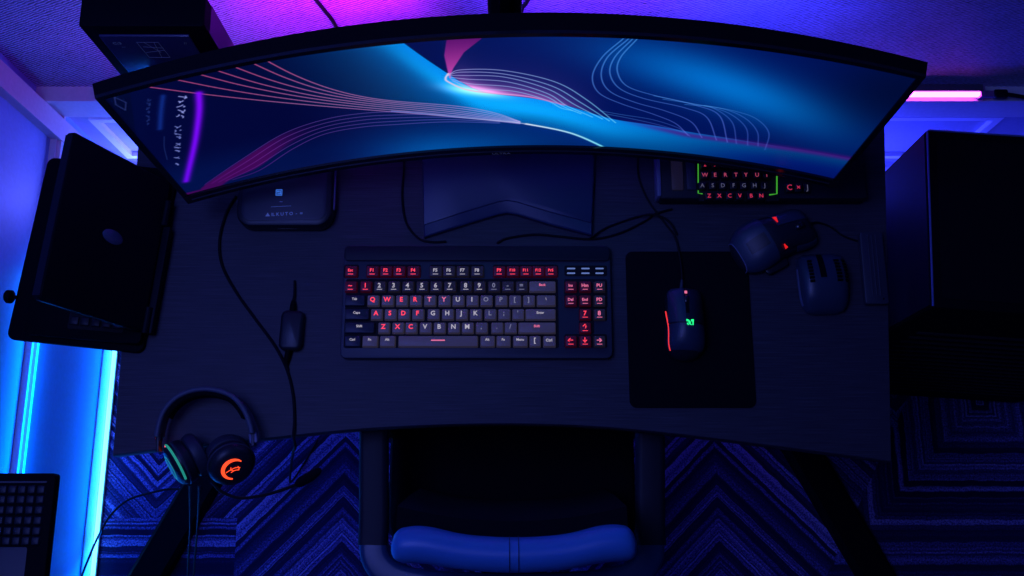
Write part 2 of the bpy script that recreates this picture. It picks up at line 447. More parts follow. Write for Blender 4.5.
# magenta flame at the top
fl = np.interp(tv + .012, [.248, .266, .309, .352], [-.078, -.079, -.081, -.075])
fr = np.interp(tv + .012, [.248, .261, .276, .314, .351], [-.077, -.076, -.072, -.057, -.030])
mk = (sstep(-.001, .001, SS - fl[:, None]) * sstep(-.001, .001, fr[:, None] - SS) * (TT > .25))
grad = np.clip((TT - .25) / .1, 0, 1)
flame = A3(.85, .30, .72) * (1 - grad[..., None]) + A3(.36, .05, .42) * grad[..., None]
col = col * (1 - .92 * mk[..., None]) + flame * .92 * mk[..., None]
# purple streak running to the lower corner
pur = [(.10, .142), (.121, .138), (.170, .119), (.215, .104), (.260, .093), (.349, .091), (.418, .093), (.480, .095)]
P_ = smooth_poly(sv, pur)[None, :]
pk = np.exp(-((TT - P_) / .0075) ** 2) * sstep(.12, .24, SS); col = col * (1 - .6 * pk[..., None]) + A3(.36, .03, .46) * .6 * pk[..., None]
col -= A3(.0, .10, .0) * (sstep(.0, .05, P_ - TT) * sstep(.2, .4, SS))[..., None]
# magenta wedge lower corner
wl = smooth_poly(sv, [(-.46, .02), (-.450, .031), (-.379, .089), (-.310, .143), (-.251, .167)])[None, :]
w2 = smooth_poly(sv, [(-.44, .0), (-.41, .027), (-.366, .048), (-.308, .105), (-.251, .145)])[None, :]
wd = sstep(0, .003, wl - TT) * sstep(0, .01, TT - w2) * sstep(-.25, -.36, SS)
col = col * (1 - .8 * wd[..., None]) + A3(.30, .02, .34) * .8 * wd[..., None]
col = np.clip(col, 0, 1)
def stamp(pts, rgb, w=.0011, a=1.0, n=24, rgb2=None):
    c = catmull([Vector(p) for p in pts], n)
    q = np.array([(p.x, p.y) for p in c])
    d = np.r_[0, np.cumsum(np.hypot(*np.diff(q, axis=0).T))]; m = int(d[-1] / .0005) + 2
    u = np.linspace(0, d[-1], m); q = np.c_[np.interp(u, d, q[:, 0]), np.interp(u, d, q[:, 1])]
    acc = np.zeros((NT, NS)); k = np.zeros((NT, NS))
    ds = sv[1] - sv[0]; dt = tv[1] - tv[0]; W = int(w * 2.5 / ds) + 1
    fs = (q[:, 0] - sv[0]) / ds; ft = (q[:, 1] - .012 + .020 * (q[:, 0] / .48) ** 2 - .005 * q[:, 0] / .48 - tv[0]) / dt; i0 = np.round(fs).astype(int); j0 = np.round(ft).astype(int)
    along = u / d[-1]
    for dj in range(-W, W + 1):
        for di in range(-W, W + 1):
            i = i0 + di; j = j0 + dj; ok = (i >= 0) & (i < NS) & (j >= 0) & (j < NT)
            g = np.exp(-(((i - fs) * ds / w) ** 2 + ((j - ft) * dt / w) ** 2))
            np.maximum.at(acc, (j[ok], i[ok]), g[ok]); k[j[ok], i[ok]] = along[ok]
    c1 = np.array(rgb)[None, None]; c2 = np.array(rgb2 or rgb)[None, None]
    cc = c1 * (1 - k[..., None]) + c2 * k[..., None]
    global col
    col = col * (1 - a * acc[..., None]) + cc * a * acc[..., None]
fanA = [
 [(-.421,.320),(-.351,.268),(-.273,.220),(-.159,.168),(-.084,.140),(.011,.110)],
 [(-.387,.322),(-.332,.274),(-.271,.230),(-.158,.173),(-.084,.145),(.011,.112)],
 [(-.362,.326),(-.318,.281),(-.269,.240),(-.158,.180),(-.084,.150),(.011,.113)],
 [(-.341,.327),(-.306,.286),(-.267,.249),(-.157,.186),(-.083,.155),(.011,.114)],
 [(-.322,.331),(-.295,.294),(-.265,.261),(-.156,.192),(-.083,.160),(.011,.116)],
 [(-.302,.337),(-.283,.302),(-.262,.273),(-.155,.199),(-.083,.165),(.011,.117)],
 [(-.286,.343),(-.274,.310),(-.260,.284),(-.155,.206),(-.082,.169),(.011,.118)]]
for p in fanA:
    x_ = np.array([a for a, _ in p]); y_ = np.array([b for _, b in p]); cf = np.polyfit(x_, y_, 3)
    xs_ = np.linspace(x_[0] - .008, .011, 12); stamp([(a, float(np.polyval(cf, a))) for a in xs_], (.90, .34, .55), .0009, .85, 6, rgb2=(.75, .66, .95))
fanB = [
 [(-.450,.031),(-.379,.089),(-.310,.143),(-.251,.167),(-.200,.172),(-.151,.166),(-.083,.151),(-.016,.126)],
 [(-.440,.030),(-.376,.078),(-.310,.131),(-.253,.156),(-.202,.162),(-.152,.157),(-.084,.145),(-.016,.123)],
 [(-.430,.029),(-.373,.066),(-.309,.118),(-.255,.145),(-.203,.152),(-.153,.148),(-.084,.138),(-.016,.120)],
 [(-.420,.028),(-.370,.054),(-.308,.105),(-.257,.134),(-.205,.141),(-.154,.138),(-.085,.131),(-.017,.116)],
 [(-.410,.027),(-.366,.042),(-.308,.092),(-.259,.123),(-.206,.131),(-.155,.128),(-.085,.124),(-.017,.113)]]
for p in fanB: stamp(p, (.42, .10, .55), .0008, .7, rgb2=(.50, .50, .85))
fanC = [
 [(-.078,.260),(-.062,.270),(-.009,.264),(.055,.233),(.098,.185),(.143,.118)],
 [(-.079,.258),(-.061,.264),(-.009,.255),(.051,.222),(.092,.175),(.134,.123)],
 [(-.079,.257),(-.059,.255),(-.009,.247),(.047,.213),(.084,.169),(.124,.128)],
 [(-.078,.253),(-.056,.245),(-.005,.234),(.046,.201),(.074,.165),(.110,.133)],
 [(-.077,.248),(-.052,.232),(-.001,.220),(.044,.193),(.070,.162),(.094,.142)],
 [(-.075,.243),(-.049,.219),(.003,.208),(.044,.183),(.066,.159),(.081,.152)]]
for i, p in enumerate(fanC): stamp(p, (.72, .70, .95), .0009, .8, rgb2=(.45, .85, 1.0))
stamp([(-.079,.262),(-.083,.250),(-.080,.240),(-.060,.218),(-.030,.205),(.02,.193),(.07,.168)], (1, .85, .92), .0016, .9, rgb2=(.8, .5, .8))
fanD = [
 [(.130,.345),(.109,.299),(.101,.249),(.113,.205),(.146,.176),(.191,.151),(.224,.128),(.247,.094)],
 [(.136,.345),(.115,.298),(.112,.250),(.127,.210),(.162,.183),(.206,.163),(.244,.137),(.267,.091)],
 [(.141,.346),(.124,.300),(.122,.259),(.138,.220),(.173,.195),(.229,.177),(.262,.155),(.288,.088)],
 [(.146,.346),(.131,.300),(.131,.263),(.147,.227),(.184,.206),(.239,.188),(.277,.164),(.304,.085)],
 [(.184,.205),(.239,.190),(.265,.184),(.297,.149),(.317,.084)],
 [(.197,.197),(.256,.187),(.290,.172),(.319,.136),(.333,.083)],
 [(.227,.187),(.273,.186),(.309,.167),(.335,.131),(.347,.086)],
 [(.252,.189),(.294,.182),(.326,.167),(.351,.131),(.359,.076)],
 [(.119,.153),(.150,.144),(.193,.134),(.231,.114),(.250,.092)],
 [(.129,.144),(.164,.133),(.204,.119),(.242,.101)]]
for i, p in enumerate(fanD): stamp(p, (.35, .68, .98), .0008, .7 if i < 4 else .5, rgb2=(.35, .42, .85))
stamp([(-.16, .170), (-.071,.137),(-.03,.124),(.011,.112),(.068,.088),(.097,.069),(.131,.037)], (.45, .5, .85), .0013, .9, rgb2=(1, 1, 1))
stamp([(.02,.109),(.068,.088),(.097,.069),(.131,.037),(.14,.028)], (.95, .95, 1), .0022, .9, rgb2=(.4, .9, 1))
# side panel of the desktop: darker strip, violet arc, pseudo text
pan = (SS < np.interp(tv - .004, [.0, .2, .345], [-.51, -.49, -.446])[:, None]); col[pan] *= .75
stamp([(-.380,.289),(-.391,.251),(-.409,.201),(-.430,.148),(-.469,.057)], (.50, .03, .98), .0052, 1, rgb2=(.42, .03, .92))
stamp([(-.420,.299),(-.435,.262),(-.450,.222)], (.05, .16, .50), .0036, .9)
stamp([(-.452,.200),(-.462,.170),(-.470,.135)], (.08, .14, .36), .0008, .9)
for q in ([(-.485,.303),(-.480,.320)],[(-.480,.320),(-.473,.303)],[(-.473,.303),(-.480,.286)],[(-.480,.286),(-.485,.303)]):
    q = [(a + .010, b) for a, b in q]; stamp([q[0], tuple((np.array(q[0]) + q[1]) / 2), q[1]], (.14, .18, .40), .0009, .9)
rnd = random.Random(5)
def scribble(p0, p1, n, h, rgb, a):
    p0, p1 = np.array(p0), np.array(p1); d = (p1 - p0) / np.linalg.norm(p1 - p0); nn = np.array([-d[1], d[0]])
    L_ = np.linalg.norm(p1 - p0) / n
    for i in range(n):
        if rnd.random() < .16: continue
        o = p0 + d * L_ * i
        for _ in range(2):
            a0 = o + d * L_ * rnd.uniform(0, .3) + nn * h * rnd.uniform(-.5, .5); b0 = o + d * L_ * rnd.uniform(.4, .75) + nn * h * rnd.uniform(-.5, .5)
            stamp([tuple(a0), tuple((a0 + b0) / 2 + nn * h * .12), tuple(b0)], rgb, .0010, a, 6)
scribble((-.398, .292), (-.425, .225), 6, .010, (.62, .66, .95), .9)
scribble((-.427, .220), (-.466, .110), 12, .008, (.50, .55, .85), .8)
scribble((-.437, .300), (-.462, .236), 7, .006, (.10, .16, .40), .9)
col = np.clip(col, 0, 1)
lin = np.where(col <= .04045, col / 12.92, ((col + .055) / 1.055) ** 2.4)
pv = np.zeros((NT, NS, 3), dtype=np.float32); th = SL / R_
pv[..., 0] = R_ * np.sin(th); pv[..., 1] = -R_ + R_ * np.cos(th) + T_ * TILT; pv[..., 2] = MZ + TT
me = bpy.data.meshes.new('screen'); nv = NS * NT; nf = (NS - 1) * (NT - 1)
me.vertices.add(nv); me.vertices.foreach_set('co', pv.reshape(-1))
idx = np.arange(nv).reshape(NT, NS)
quads = np.stack([idx[:-1, :-1], idx[:-1, 1:], idx[1:, 1:], idx[1:, :-1]], -1).reshape(-1).astype(np.int32)
me.loops.add(nf * 4); me.loops.foreach_set('vertex_index', quads)
me.polygons.add(nf); me.polygons.foreach_set('loop_start', np.arange(0, nf * 4, 4, dtype=np.int32))
me.update(calc_edges=True)
ca = me.color_attributes.new('picture', 'FLOAT_COLOR', 'POINT')
ca.data.foreach_set('color', np.concatenate([lin, np.ones((NT, NS, 1))], -1).astype(np.float32).reshape(-1))
sm = mat('screen_picture', (.003, .003, .005), .35, spec=.3); g = G(sm)
at_ = g.n('ShaderNodeAttribute', attribute_name='picture'); g.l(at_.outputs['Color'], g.b.inputs['Emission Color']); g.b.inputs['Emission Strength'].default_value = 1.0
me.materials.append(sm); me.shade_smooth()
scr = bpy.data.objects.new('screen', me); C.objects.link(scr); scr.parent = mon; scr['label'] = 'curved glowing screen with blue, cyan and magenta waves'

# stand: V-notched plate, raised deck, column
imon = Matrix.Rotation(-mon.rotation_euler.z, 4, 'Z') @ Matrix.Translation(-mon.location)
def ml(p): return imon @ Vector(p)
z1 = DZ + .012
bp_ = [at(424, 237, z1), at(465, 224, z1), at(498, 214, z1), at(507, 212.5, z1), at(517, 214, z1), at(550, 224, z1), at(592, 235, z1)]
outl = [ml(p) for p in bp_]
back = [ml((.138, .69, z1)), ml((-.148, .69, z1))]
oz = [(p.x, p.y) for p in outl + back]
b = MB(); b.rings([[(p[0], p[1], 0) for p in oz], [(p[0], p[1], .010) for p in oz], [(p[0], p[1], .012) for p in inset(oz, .0025)]])
b.build('stand_base', M['stand'], mon)
iz = [(x, y + .019) for x, y in oz[:7]] + [(oz[7][0] - .004, oz[7][1] - .02), (oz[8][0] + .004, oz[8][1] - .02)]
b = MB(); b.rings([[(p[0], p[1], .012) for p in iz], [(p[0], p[1], .014) for p in inset(iz, .001)], [(p[0], p[1], .0155) for p in inset(iz, .006)]])
b.build('base_deck', M['stand'], mon)
b = MB(); b.slab(.043, .030, .015, .62, .006, .002, -.003, .100); b.build('stand_column', M['black'], mon)
b = MB(); b.slab(.014, .010, .05, .60, .002, .001, -.003, .083); b.build('column_rail', M['deep'], mon)
b = MB(); b.slab(.12, .050, .21, .32, .01, .003, 0, .070); b.build('mount_block', M['deep'], mon)

# ------------------------------------------------------------------ keyboards
def keycap(w, d, h=.0075, taper=.0013):
    b = MB()
    def ring(i, z): return [(x, y, z) for x, y in rr(w - 2 * i, d - 2 * i, .0014, 2)]
    b.rings([ring(0, 0), ring(taper * .7, h * .75), ring(taper, h - .0004), ring(taper + .0006, h)])
    return b
_kc = {}
def add_key(parent, x, y, z, w, d, m, h=.0075):
    k = (round(w, 4), round(d, 4), m.name, h)
    if k in _kc:
        o = _kc[k].copy(); C.objects.link(o)
    else:
        o = keycap(w, d, h).build('keycap', m); _kc[k] = o
    o.parent = parent; o.location = (x, y, z); return o

ka = at(341, 360); kb_ = at(612, 360); kc_ = at(343, 248)
KX0, KX1 = ka.x, kb_.x; KY0, KY1 = ka.y, kc_.y
kcx, kcy = (KX0 + KX1) / 2, (KY0 + KY1) / 2
kb = thing('mechanical_keyboard', 'black gaming keyboard with red and white backlit keys at the desk centre', 'keyboard', (kcx, kcy, DZ))
MB().slab(KX1 - KX0, KY1 - KY0, .001, .014, .010, .0025).build('case', M['kbcase'], kb)
py = at(400, 261, DZ + .016).y
MB().slab(KX1 - KX0 - .003, KY1 - py - .002, .0135, .0185, .006, .0015, 0, (KY1 + py) / 2 - kcy - .001).build('top_panel', M['kbpanel'], kb)
w_ = MB()
def wellrect(px0, px1, py0, py1):
    a = at(px0, py1, DZ + .0145); c = at(px1, py0, DZ + .0145)
    w_.slab(c.x - a.x, c.y - a.y, .0135, .0148, .003, .0003, (a.x + c.x) / 2 - kcx, (a.y + c.y) / 2 - kcy)
wellrect(343.5, 359, 264.5, 278); wellrect(366, 421, 264.5, 278); wellrect(430, 484, 264.5, 278); wellrect(493, 558, 264.5, 278)
wellrect(343.5, 558, 279, 348); wellrect(564.5, 607, 279, 308); wellrect(579, 607, 307, 321); wellrect(579, 594, 320, 334); wellrect(564.5, 607, 334, 348); wellrect(564.5, 607, 265.5, 276)
w_.build('key_well', M['well'], kb)
KZ = .0148
sc = 3.4133
def kx(c): return 330 + c / sc
def ky(c): return 230 + c / sc
rows = [
 (140, [(53,90,'Esc'),(126,164,'F1'),(172,210,'F2'),(217,255,'F3'),(266,304,'F4'),(342,380,'F5'),(388,425,'F6'),(434,472,'F7'),(484,522,'F8'),(560,597,'F9'),(605,643,'F10'),(651,688,'F11'),(693,731,'F12'),(736,774,'PrS')]),
 (192, [(52,89,'~'),(105,139,'1'),(152,188,'2'),(200,237,'3'),(248,284,'4'),(297,333,'5'),(344,380,'6'),(391,428,'7'),(446,483,'8'),(493,529,'9'),(542,579,'0'),(590,626,'-'),(637,673,'='),(683,768,'Back')]),
 (240, [(52,117,'Tab'),(129,165,'Q'),(178,215,'W'),(227,263,'E'),(274,310,'R'),(323,359,'T'),(372,409,'Y'),(420,456,'U'),(468,504,'I'),(516,552,'O'),(567,603,'P'),(614,650,'['),(662,697,']'),(709,768,'\\')]),
 (287, [(52,131,'Caps'),(141,176,'A'),(188,224,'S'),(234,270,'D'),(282,318,'F'),(335,371,'G'),(384,420,'H'),(432,468,'J'),(480,516,'K'),(530,565,'L'),(577,613,';'),(625,660,"'"),(670,768,'Enter')]),
 (333, [(52,149,'Shift'),(166,201,'Z'),(214,250,'X'),(259,295,'C'),(308,344,'V'),(356,392,'B'),(405,441,'N'),(452,488,'M'),(500,536,','),(553,589,'.'),(599,635,'/'),(646,768,'Shift')]),
 (379, [(52,102,'Ctrl'),(112,160,'Fn'),(172,220,'Alt'),(235,502,'space'),(516,560,'Alt'),(571,614,'Fn'),(628,672,'Menu'),(684,717,'['),(731,768,'Ctrl')]),
]
cluster = [(192,(823,872,921),('Ins','Hm','PU')),(240,(823,872,921),('Del','End','PD')),(287,(872,921),('7','8')),(333,(872,),('\u2191',)),(379,(823,872,921),('\u2190','\u2193','\u2192'))]
for yc, xs, ls in cluster:
    for xc, s in zip(xs, ls): rows[[r[0] for r in rows].index(yc)][1].append((xc - 17, xc + 17, s))
for ri, (yc, ks) in enumerate(rows):
    for (x0, x1, s) in ks:
        zt = DZ + KZ + .0075
        a = at(kx(x0), ky(yc), zt); c = at(kx(x1), ky(yc), zt)
        w = c.x - a.x + .0030; d = .0178
        x = (a.x + c.x) / 2 - kcx; y = a.y - kcy
        xm = (x0 + x1) / 2; right = xm > 800; wide = (x1 - x0) > 42
        if ri == 0: red = not (340 < xm < 525)
        else: red = xm < (150, 150, 300, 310, 290, 0)[ri]
        if right: red = xm < 900
        if s == 'space': km, lm = M['keygrey'], M['pink']
        elif wide: km, lm = (M['keyblue'] if xm < 130 else M['keygrey']), (M['pink'] if ri in (1, 4) and xm > 500 else M['white'])
        elif ri == 0: km, lm = (M['keyred'], M['red']) if red else (M['keydark'], M['white'])
        elif ri == 1 and not right: km, lm = (M['keyred'], M['red']) if red else (M['keydark'], M['white'] if xm < 530 else M['dim'])
        elif right: km, lm = (M['keyred'], M['pink'] if ri < 3 else M['red']) if red else (M['keydark'], M['pink'])
        else:
            km = M['keygrey'] if xm > 130 else M['keydark']
            lm = M['red'] if red else (M['pink'] if xm < 430 and ri == 2 else (M['white'] if xm < 500 else M['dim']))
        if ri == 5 and not s == 'space' and not right: lm = M['white']
        k = add_key(kb, x, y, KZ, w, d, km)
        if s == 'space':
            MB().slab(.021, .0018, 0, .0002, .0006, .00005).build('legend', lm, k, matrix=Matrix.Translation((0, .0012, .0076)))
        elif wide:
            text('legend', s, .0052, lm, k, (-.0005, .0022, .0077), weight=.02)
        else:
            text('legend', s, .0098 if len(s) == 1 else (.0072 if len(s) == 2 else .006), lm, k, (-.0008, .0012, .0077), weight=.024)
            if ri in (0, 1) or right:
                MB().box(-.004, .004, -.0052, -.0043, 0, .0002).build('legend', lm, k, matrix=Matrix.Translation((-.0004, 0, .0076)))
for xc in (823, 872, 920):
    for yy in (131, 147):
        p = at(kx(xc), ky(yy), DZ + .016)
        MB().slab(.0125, .0022, .0148, .0156, .0008, .0002, p.x - kcx, p.y - kcy).build('indicator_light', M['blueled'], kb)

# --- second keyboard tucked below the screen
q0 = at(660, 201, DZ + .030); q1 = at(868, 201, DZ + .030)
k2 = thing('mechanical_keyboard', 'thick black keyboard with pink-red keys and green light guides under the monitor', 'keyboard', ((q0.x + q1.x) / 2, q0.y + .004, DZ))
W2 = q1.x - q0.x; D2 = .15
MB().slab(W2, D2, .001, .030, .005, .003, 0, D2 / 2).build('case', M['kbpanel'], k2)
MB().slab(.006, D2 - .006, .002, .034, .002, .001, -W2 / 2 - .001, D2 / 2).build('pale_side_edge', M['sidegrey'], k2)
def l2(px, py, z=.036):
    p = at(px, py, DZ + z); return p.x - k2.location.x, p.y - k2.location.y
def rect2(px0, px1, py0, py1, z=.032):
    a = l2(px0, py1, z); c = l2(px1, py0, z); return (a[0] + c[0]) / 2, (a[1] + c[1]) / 2, c[0] - a[0], c[1] - a[1]
cx, cy_, w, d = rect2(699, 776, 150, 201); MB().slab(w, d, .0295, .0315, .002, .0003, cx, cy_).build('key_well', M['well'], k2)
cx, cy_, w, d = rect2(687, 694, 150, 190); MB().slab(w, d, .0295, .034, .002, .0006, cx, cy_).build('side_button', M['kbcase'], k2)
cx, cy_, w, d = rect2(672, 682, 155, 190); MB().slab(w, d, .0295, .033, .002, .0006, cx, cy_).build('side_button', M['keydark'], k2)
def strip(pts, r, z, m, name, parent):
    MB().tube([Vector((*l2(px, py), z)) for px, py in pts], r, 6).build(name, m, parent)
strip([(698.5, 150), (698.7, 192.5), (703, 193)], .0009, .0322, M['greendim'], 'light_guide', k2)
strip([(777.5, 160), (777.5, 193), (770, 194)], .0011, .0322, M['greendim'], 'light_guide', k2)
crop2 = lambda x: 640 + x / 5.12
r2 = [(178, (333, 385, 438, 492, 543, 600, 650), 'WERTYUI', 'pink'), (232, (320, 373, 425, 480, 533, 588, 640), 'ASDFGHJ', 'dim'), (285, (355, 407, 460, 512, 570, 622), 'ZXCVBN', 'red'), (125, (333, 385, 438, 492, 543, 600, 650), '2345678', 'red')]
for yc, xs, ls, lm in r2:
    for xc, s in zip(xs, ls):
        x, y = l2(crop2(xc), 140 + yc / 5.12, .039)
        k = add_key(k2, x, y, .0315, .0135, .0135, M['keyblack'], .0065)
        text('legend', s, .0090, M[lm + 'low'], k, (0, 0, .0067), weight=.008)
for (px, s, m) in ((790, 'C', 'red'), (799, '\u00d7', 'red'), (808, 'J', 'pink')):
    x, y = l2(px, 187, .039); k = add_key(k2, x, y, .0300, .0135, .0155, M['keyblack'], .0065)
    text('legend', s, .0125, M['redlow'] if m == 'red' else M['dimlow'], k, (0, 0, .0067), weight=.0)

# --- keyboard with touchpad on the wall shelf
shz = .80
sh = thing('wall_shelf', 'narrow black shelf fixed to the blue-lit wall beneath a keyboard', 'shelf', (WX, -.1, shz))
MB().slab(.262, .36, -.018, 0, .004, .002, .131, -.02).build('board', M['deep'], sh)
for yy in (-.14, .10): MB().sweep([(0.004, yy, -.14), (.004, yy, -.02), (.12, yy, -.02)], [(.006, -.004), (.006, .004), (-.006, .004), (-.006, -.004)], up=(0, 1, 0)).build('bracket', M['metal'], sh)
ta = at(57, 473, shz + .022); tb = at(50, 576, shz + .022)
k3 = thing('keyboard', 'black keyboard with pale touchpad lying by the bright blue wall', 'keyboard', (0, 0, shz))
x1 = (ta.x + tb.x) / 2 - .006; x0 = WX + .012; y1 = ta.y; y0 = y1 - .235
MB().slab(x1 - x0, y1 - y0, .0005, .018, .005, .0025, (x0 + x1) / 2, (y0 + y1) / 2).build('case', M['deep'], k3)
MB().slab(x1 - x0 - .018, .003, .0175, .0195, .001, .0005, (x0 + x1) / 2 - .002, at(30, 482, shz + .02).y).build('hinge_strip', M['kbcase'], k3)
for pyv in (489.5, 499.5, 510, 520.5, 531, 541):
    yy = at(30, pyv, shz + .024).y
    xx = x1 - .017
    while xx > at(-8, 500, shz + .02).x:
        add_key(k3, xx, yy, .0178, .0125, .0126, M['keymid'], .005); xx -= .0133
tp = at(27, 547, shz + .02)
MB().slab(tp.x - (x0 + .06), .075, .0175, .0188, .004, .0005, (tp.x + x0 + .06) / 2, tp.y - .0375).build('touchpad', M['kbcase'], k3)

# ------------------------------------------------------------------ mouse pad and mice
pa, pb_ = at(630, 408), at(749, 252)
pcx, pcy = (pa.x + pb_.x) / 2 - .002, (pa.y + pb_.y) / 2
pad = thing('mouse_pad', 'plain black rounded mouse pad lying flat beneath the green-lit mouse', 'mouse pad', (pcx, pcy, DZ))
MB().slab(pb_.x - pa.x - .003, pb_.y - pa.y, .0003, .0035, .011, .0008, seg=8).build('cloth', M['fabric'], pad)

class Body:
    """lofted hand-rest shape: y runs along the length, u = 0..1 goes over the top from one side to the other"""
    def __init__(s, L, keys, exp=2.4): s.L = L; s.k = keys; s.e = exp
    def sec(s, v):
        ks = s.k; vs = [k[0] for k in ks]
        return [float(np.interp(v, vs, [k[i] for k in ks])) for i in (1, 2, 3)]  # half width, height, centre shift
    def p(s, u, v, off=0):
        w, h, cx = s.sec(v); a = PI * (1 - u); c, sn = math.cos(a), math.sin(a)
        x = cx + (w + off) * math.copysign(abs(c) ** (2 / s.e), c); z = .002 + (h + off) * abs(sn) ** (2 / s.e)
        return Vector((x, (v - .5) * s.L, z))
    def patch(s, u0, u1, v0, v1, off, nu=24, nv=24):
        b = MB(); R = []
        for i in range(nv + 1):
            v = v0 + (v1 - v0) * i / nv
            R.append([s.p(u0 + (u1 - u0) * j / nu, v, off) for j in range(nu + 1)])
        if u0 <= 0 and u1 >= 1: b.rings(R, True)
        else:
            inner = [[s.p(u0 + (u1 - u0) * j / nu, v0 + (v1 - v0) * i / nv, -.0015) for j in reversed(range(nu + 1))] for i in range(nv + 1)]
            b.rings([a + c for a, c in zip(R, inner)], True)
        return b
def dense(keys, n=28):
    P = catmull([Vector((k[1], k[2], k[3])) for k in keys], 6); vs = catmull([Vector((k[0], 0, 0)) for k in keys], 6)
    return sorted([(v.x, max(p.x, .0005), max(p.y, .0005), p.z) for v, p in zip(vs, P)])
def box_on(b, v, u=.5, off=0): return b.p(u, v, off)

mc = at(686, 323, DZ + .02)
mz = DZ + .0035
m1 = thing('gaming_mouse', 'dark gaming mouse with glowing green emblem and red side light on the pad', 'mouse', (mc.x, mc.y, mz), math.radians(-3))
B1 = Body(.114, dense([(0, .006, .004, 0), (.04, .019, .014, .0), (.2, .0305, .031, 0), (.45, .0295, .037, 0), (.7, .0285, .031, -.001), (.9, .0275, .021, -.002), (.975, .021, .014, -.002), (1, .008, .006, -.002)]), 2.1)
B1.patch(0, 1, 0, 1, 0).build('shell', M['mousedark'], m1)
B1.patch(.14, .47, .48, .97, .0009).build('button', M['mousetop'], m1)
B1.patch(.53, .86, .48, .97, .0009).build('button', M['mousedark'], m1)
B1.patch(.14, .86, .12, .46, .0007).build('palm_shell', M['mousetop'], m1)
st = MB(); st.tube([B1.p(.05 + .14 * math.sin(PI * .62 * k / 16), .66 - .54 * k / 16, .0006) for k in range(17)], .0010, 6); st.build('side_light', M['redlight'], m1)
ch = B1.patch(.475, .525, .60, .93, .0004); ch.build('wheel_slot', M['deep'], m1)
wp = B1.p(.5, .78); MB().disc(wp + Vector((0, 0, -.006)), (1, 0, 0), [(.006, -.003), (.0092, -.0032), (.0100, -.002), (.0100, .002), (.0092, .0032), (.006, .003)], 20).build('scroll_wheel', M['gloss'], m1)
MB().slab(.0042, .006, 0, .0006, .001, .0002).build('wheel_light', M['pink'], m1, matrix=Matrix.Translation(B1.p(.5, .90, .0006)))
lg = thing  # emblem: an angular claw mark
e0 = B1.p(.52, .47, .0012); emb = MB()
for pl in ([(-.0055, .0045), (-.002, .0035), (.0015, -.0005), (-.0005, -.0012), (-.003, .001), (-.0055, .001)], [(-.003, -.0005), (0, -.001), (.003, -.0045), (.0, -.004)],
           [(.0015, .004), (.0055, .0045), (.0052, -.0045), (.0035, -.004), (.0035, .0012), (.001, .001)], [(-.005, -.0018), (-.0035, -.0012), (-.0015, -.0045), (-.0035, -.0042)]):
    emb.rings([[(x, y, 0) for x, y in pl], [(x, y, .0005) for x, y in pl]])
emb.build('emblem', M['green'], m1, smooth=0, matrix=Matrix.Translation(e0))
im1 = (Matrix.Translation(m1.location) @ Matrix.Rotation(m1.rotation_euler.z, 4, 'Z')).inverted()
cab = catmull([im1 @ (Vector((mc.x - .004, mc.y + .054, DZ + .012))), im1 @ at(682, 276, DZ + .010), im1 @ at(679.5, 255, DZ + .007), im1 @ at(675, 237, DZ + .004), im1 @ at(664, 222, DZ + .003), im1 @ at(648, 200, DZ + .003), im1 @ at(639, 178, DZ + .003), im1 @ at(638, 155, DZ + .003), im1 @ at(640, 130, DZ + .003)], 8)
MB().tube(cab, .0016, 8).build('cable', M['rubber'], m1)
MB().tube([Vector(cab[0]) + Vector((0, -.004, 0)), cab[3], cab[6]], .0028, 8, scale=[1.2, 1, .7]).build('strain_relief', M['kbcase'], m1)

# big mouse with red accents, turned
c2_ = at(774, 233, DZ + .02)
m2 = thing('ergonomic_mouse', 'bulky black ergonomic mouse with two red light slits, turned sideways', 'mouse', (c2_.x - .001, c2_.y - .009, DZ + .0036), math.radians(-62))
B2 = Body(.134, dense([(0, .010, .005, 0), (.04, .026, .014, 0), (.2, .039, .028, -.002), (.42, .038, .036, -.003), (.62, .034, .034, 0), (.82, .034, .026, .004), (.95, .029, .017, .005), (1, .012, .007, .004)]), 2.8)
B2.patch(0, 1, 0, 1, 0).build('shell', M['mousedark'], m2)
B2.patch(.12, .88, .05, .42, .0014).build('palm_rest', M['mousetop'], m2)
B2.patch(.455, .545, .15, .38, .0024).build('palm_inlay', M['mousedark'], m2)
B2.patch(.10, .44, .56, .98, .0014).build('button', M['mousetop'], m2)
B2.patch(.56, .74, .60, .98, .0014).build('button', M['mousedark'], m2)
B2.patch(.77, .92, .66, .94, .0018).build('button', M['mousetop'], m2)
rim = MB(); rim.tube([B2.p(.03 + .94 * k / 30, .03 + .02 * math.sin(PI * k / 30), .0012) for k in range(31)], .0009, 6); rim.build('rim_highlight', M['sidegrey'], m2)  # pale tube standing in for the lit rim of the palm
for u, v, du, dv in ((.34, .57, .06, .042), (.67, .50, .042, .036)):
    b = MB(); sg = 1 if u < .5 else -1
    q = [B2.p(u - sg * du, v, .0022), B2.p(u - sg * du * .8, v + dv, .0022), B2.p(u + sg * du, v + dv * .35, .0022), B2.p(u + sg * du, v + dv * .1, .0022)]
    b.rings([[p for p in q], [p + Vector((0, 0, .0014)) for p in q]]); b.build('light_slit', M['slit'], m2, smooth=0)
wp = B2.p(.5, .80); MB().disc(wp + Vector((0, 0, -.004)), (1, 0, 0), [(.006, -.004), (.0095, -.004), (.0105, -.0025), (.0105, .0025), (.0095, .004), (.006, .004)], 20).build('scroll_wheel', M['gloss'], m2)
wing = MB(); wing.slab(.016, .040, .002, .010, .007, .003, .038, -.016); wing.build('thumb_ledge', M['mousedark'], m2)
MB().tube(catmull([(.004, .063, .008), (.008, .080, .003), (.024, .096, -.001), (.046, .106, -.0015), (.070, .128, -.0015)], 6), .0016, 8).build('cable', M['rubber'], m2)

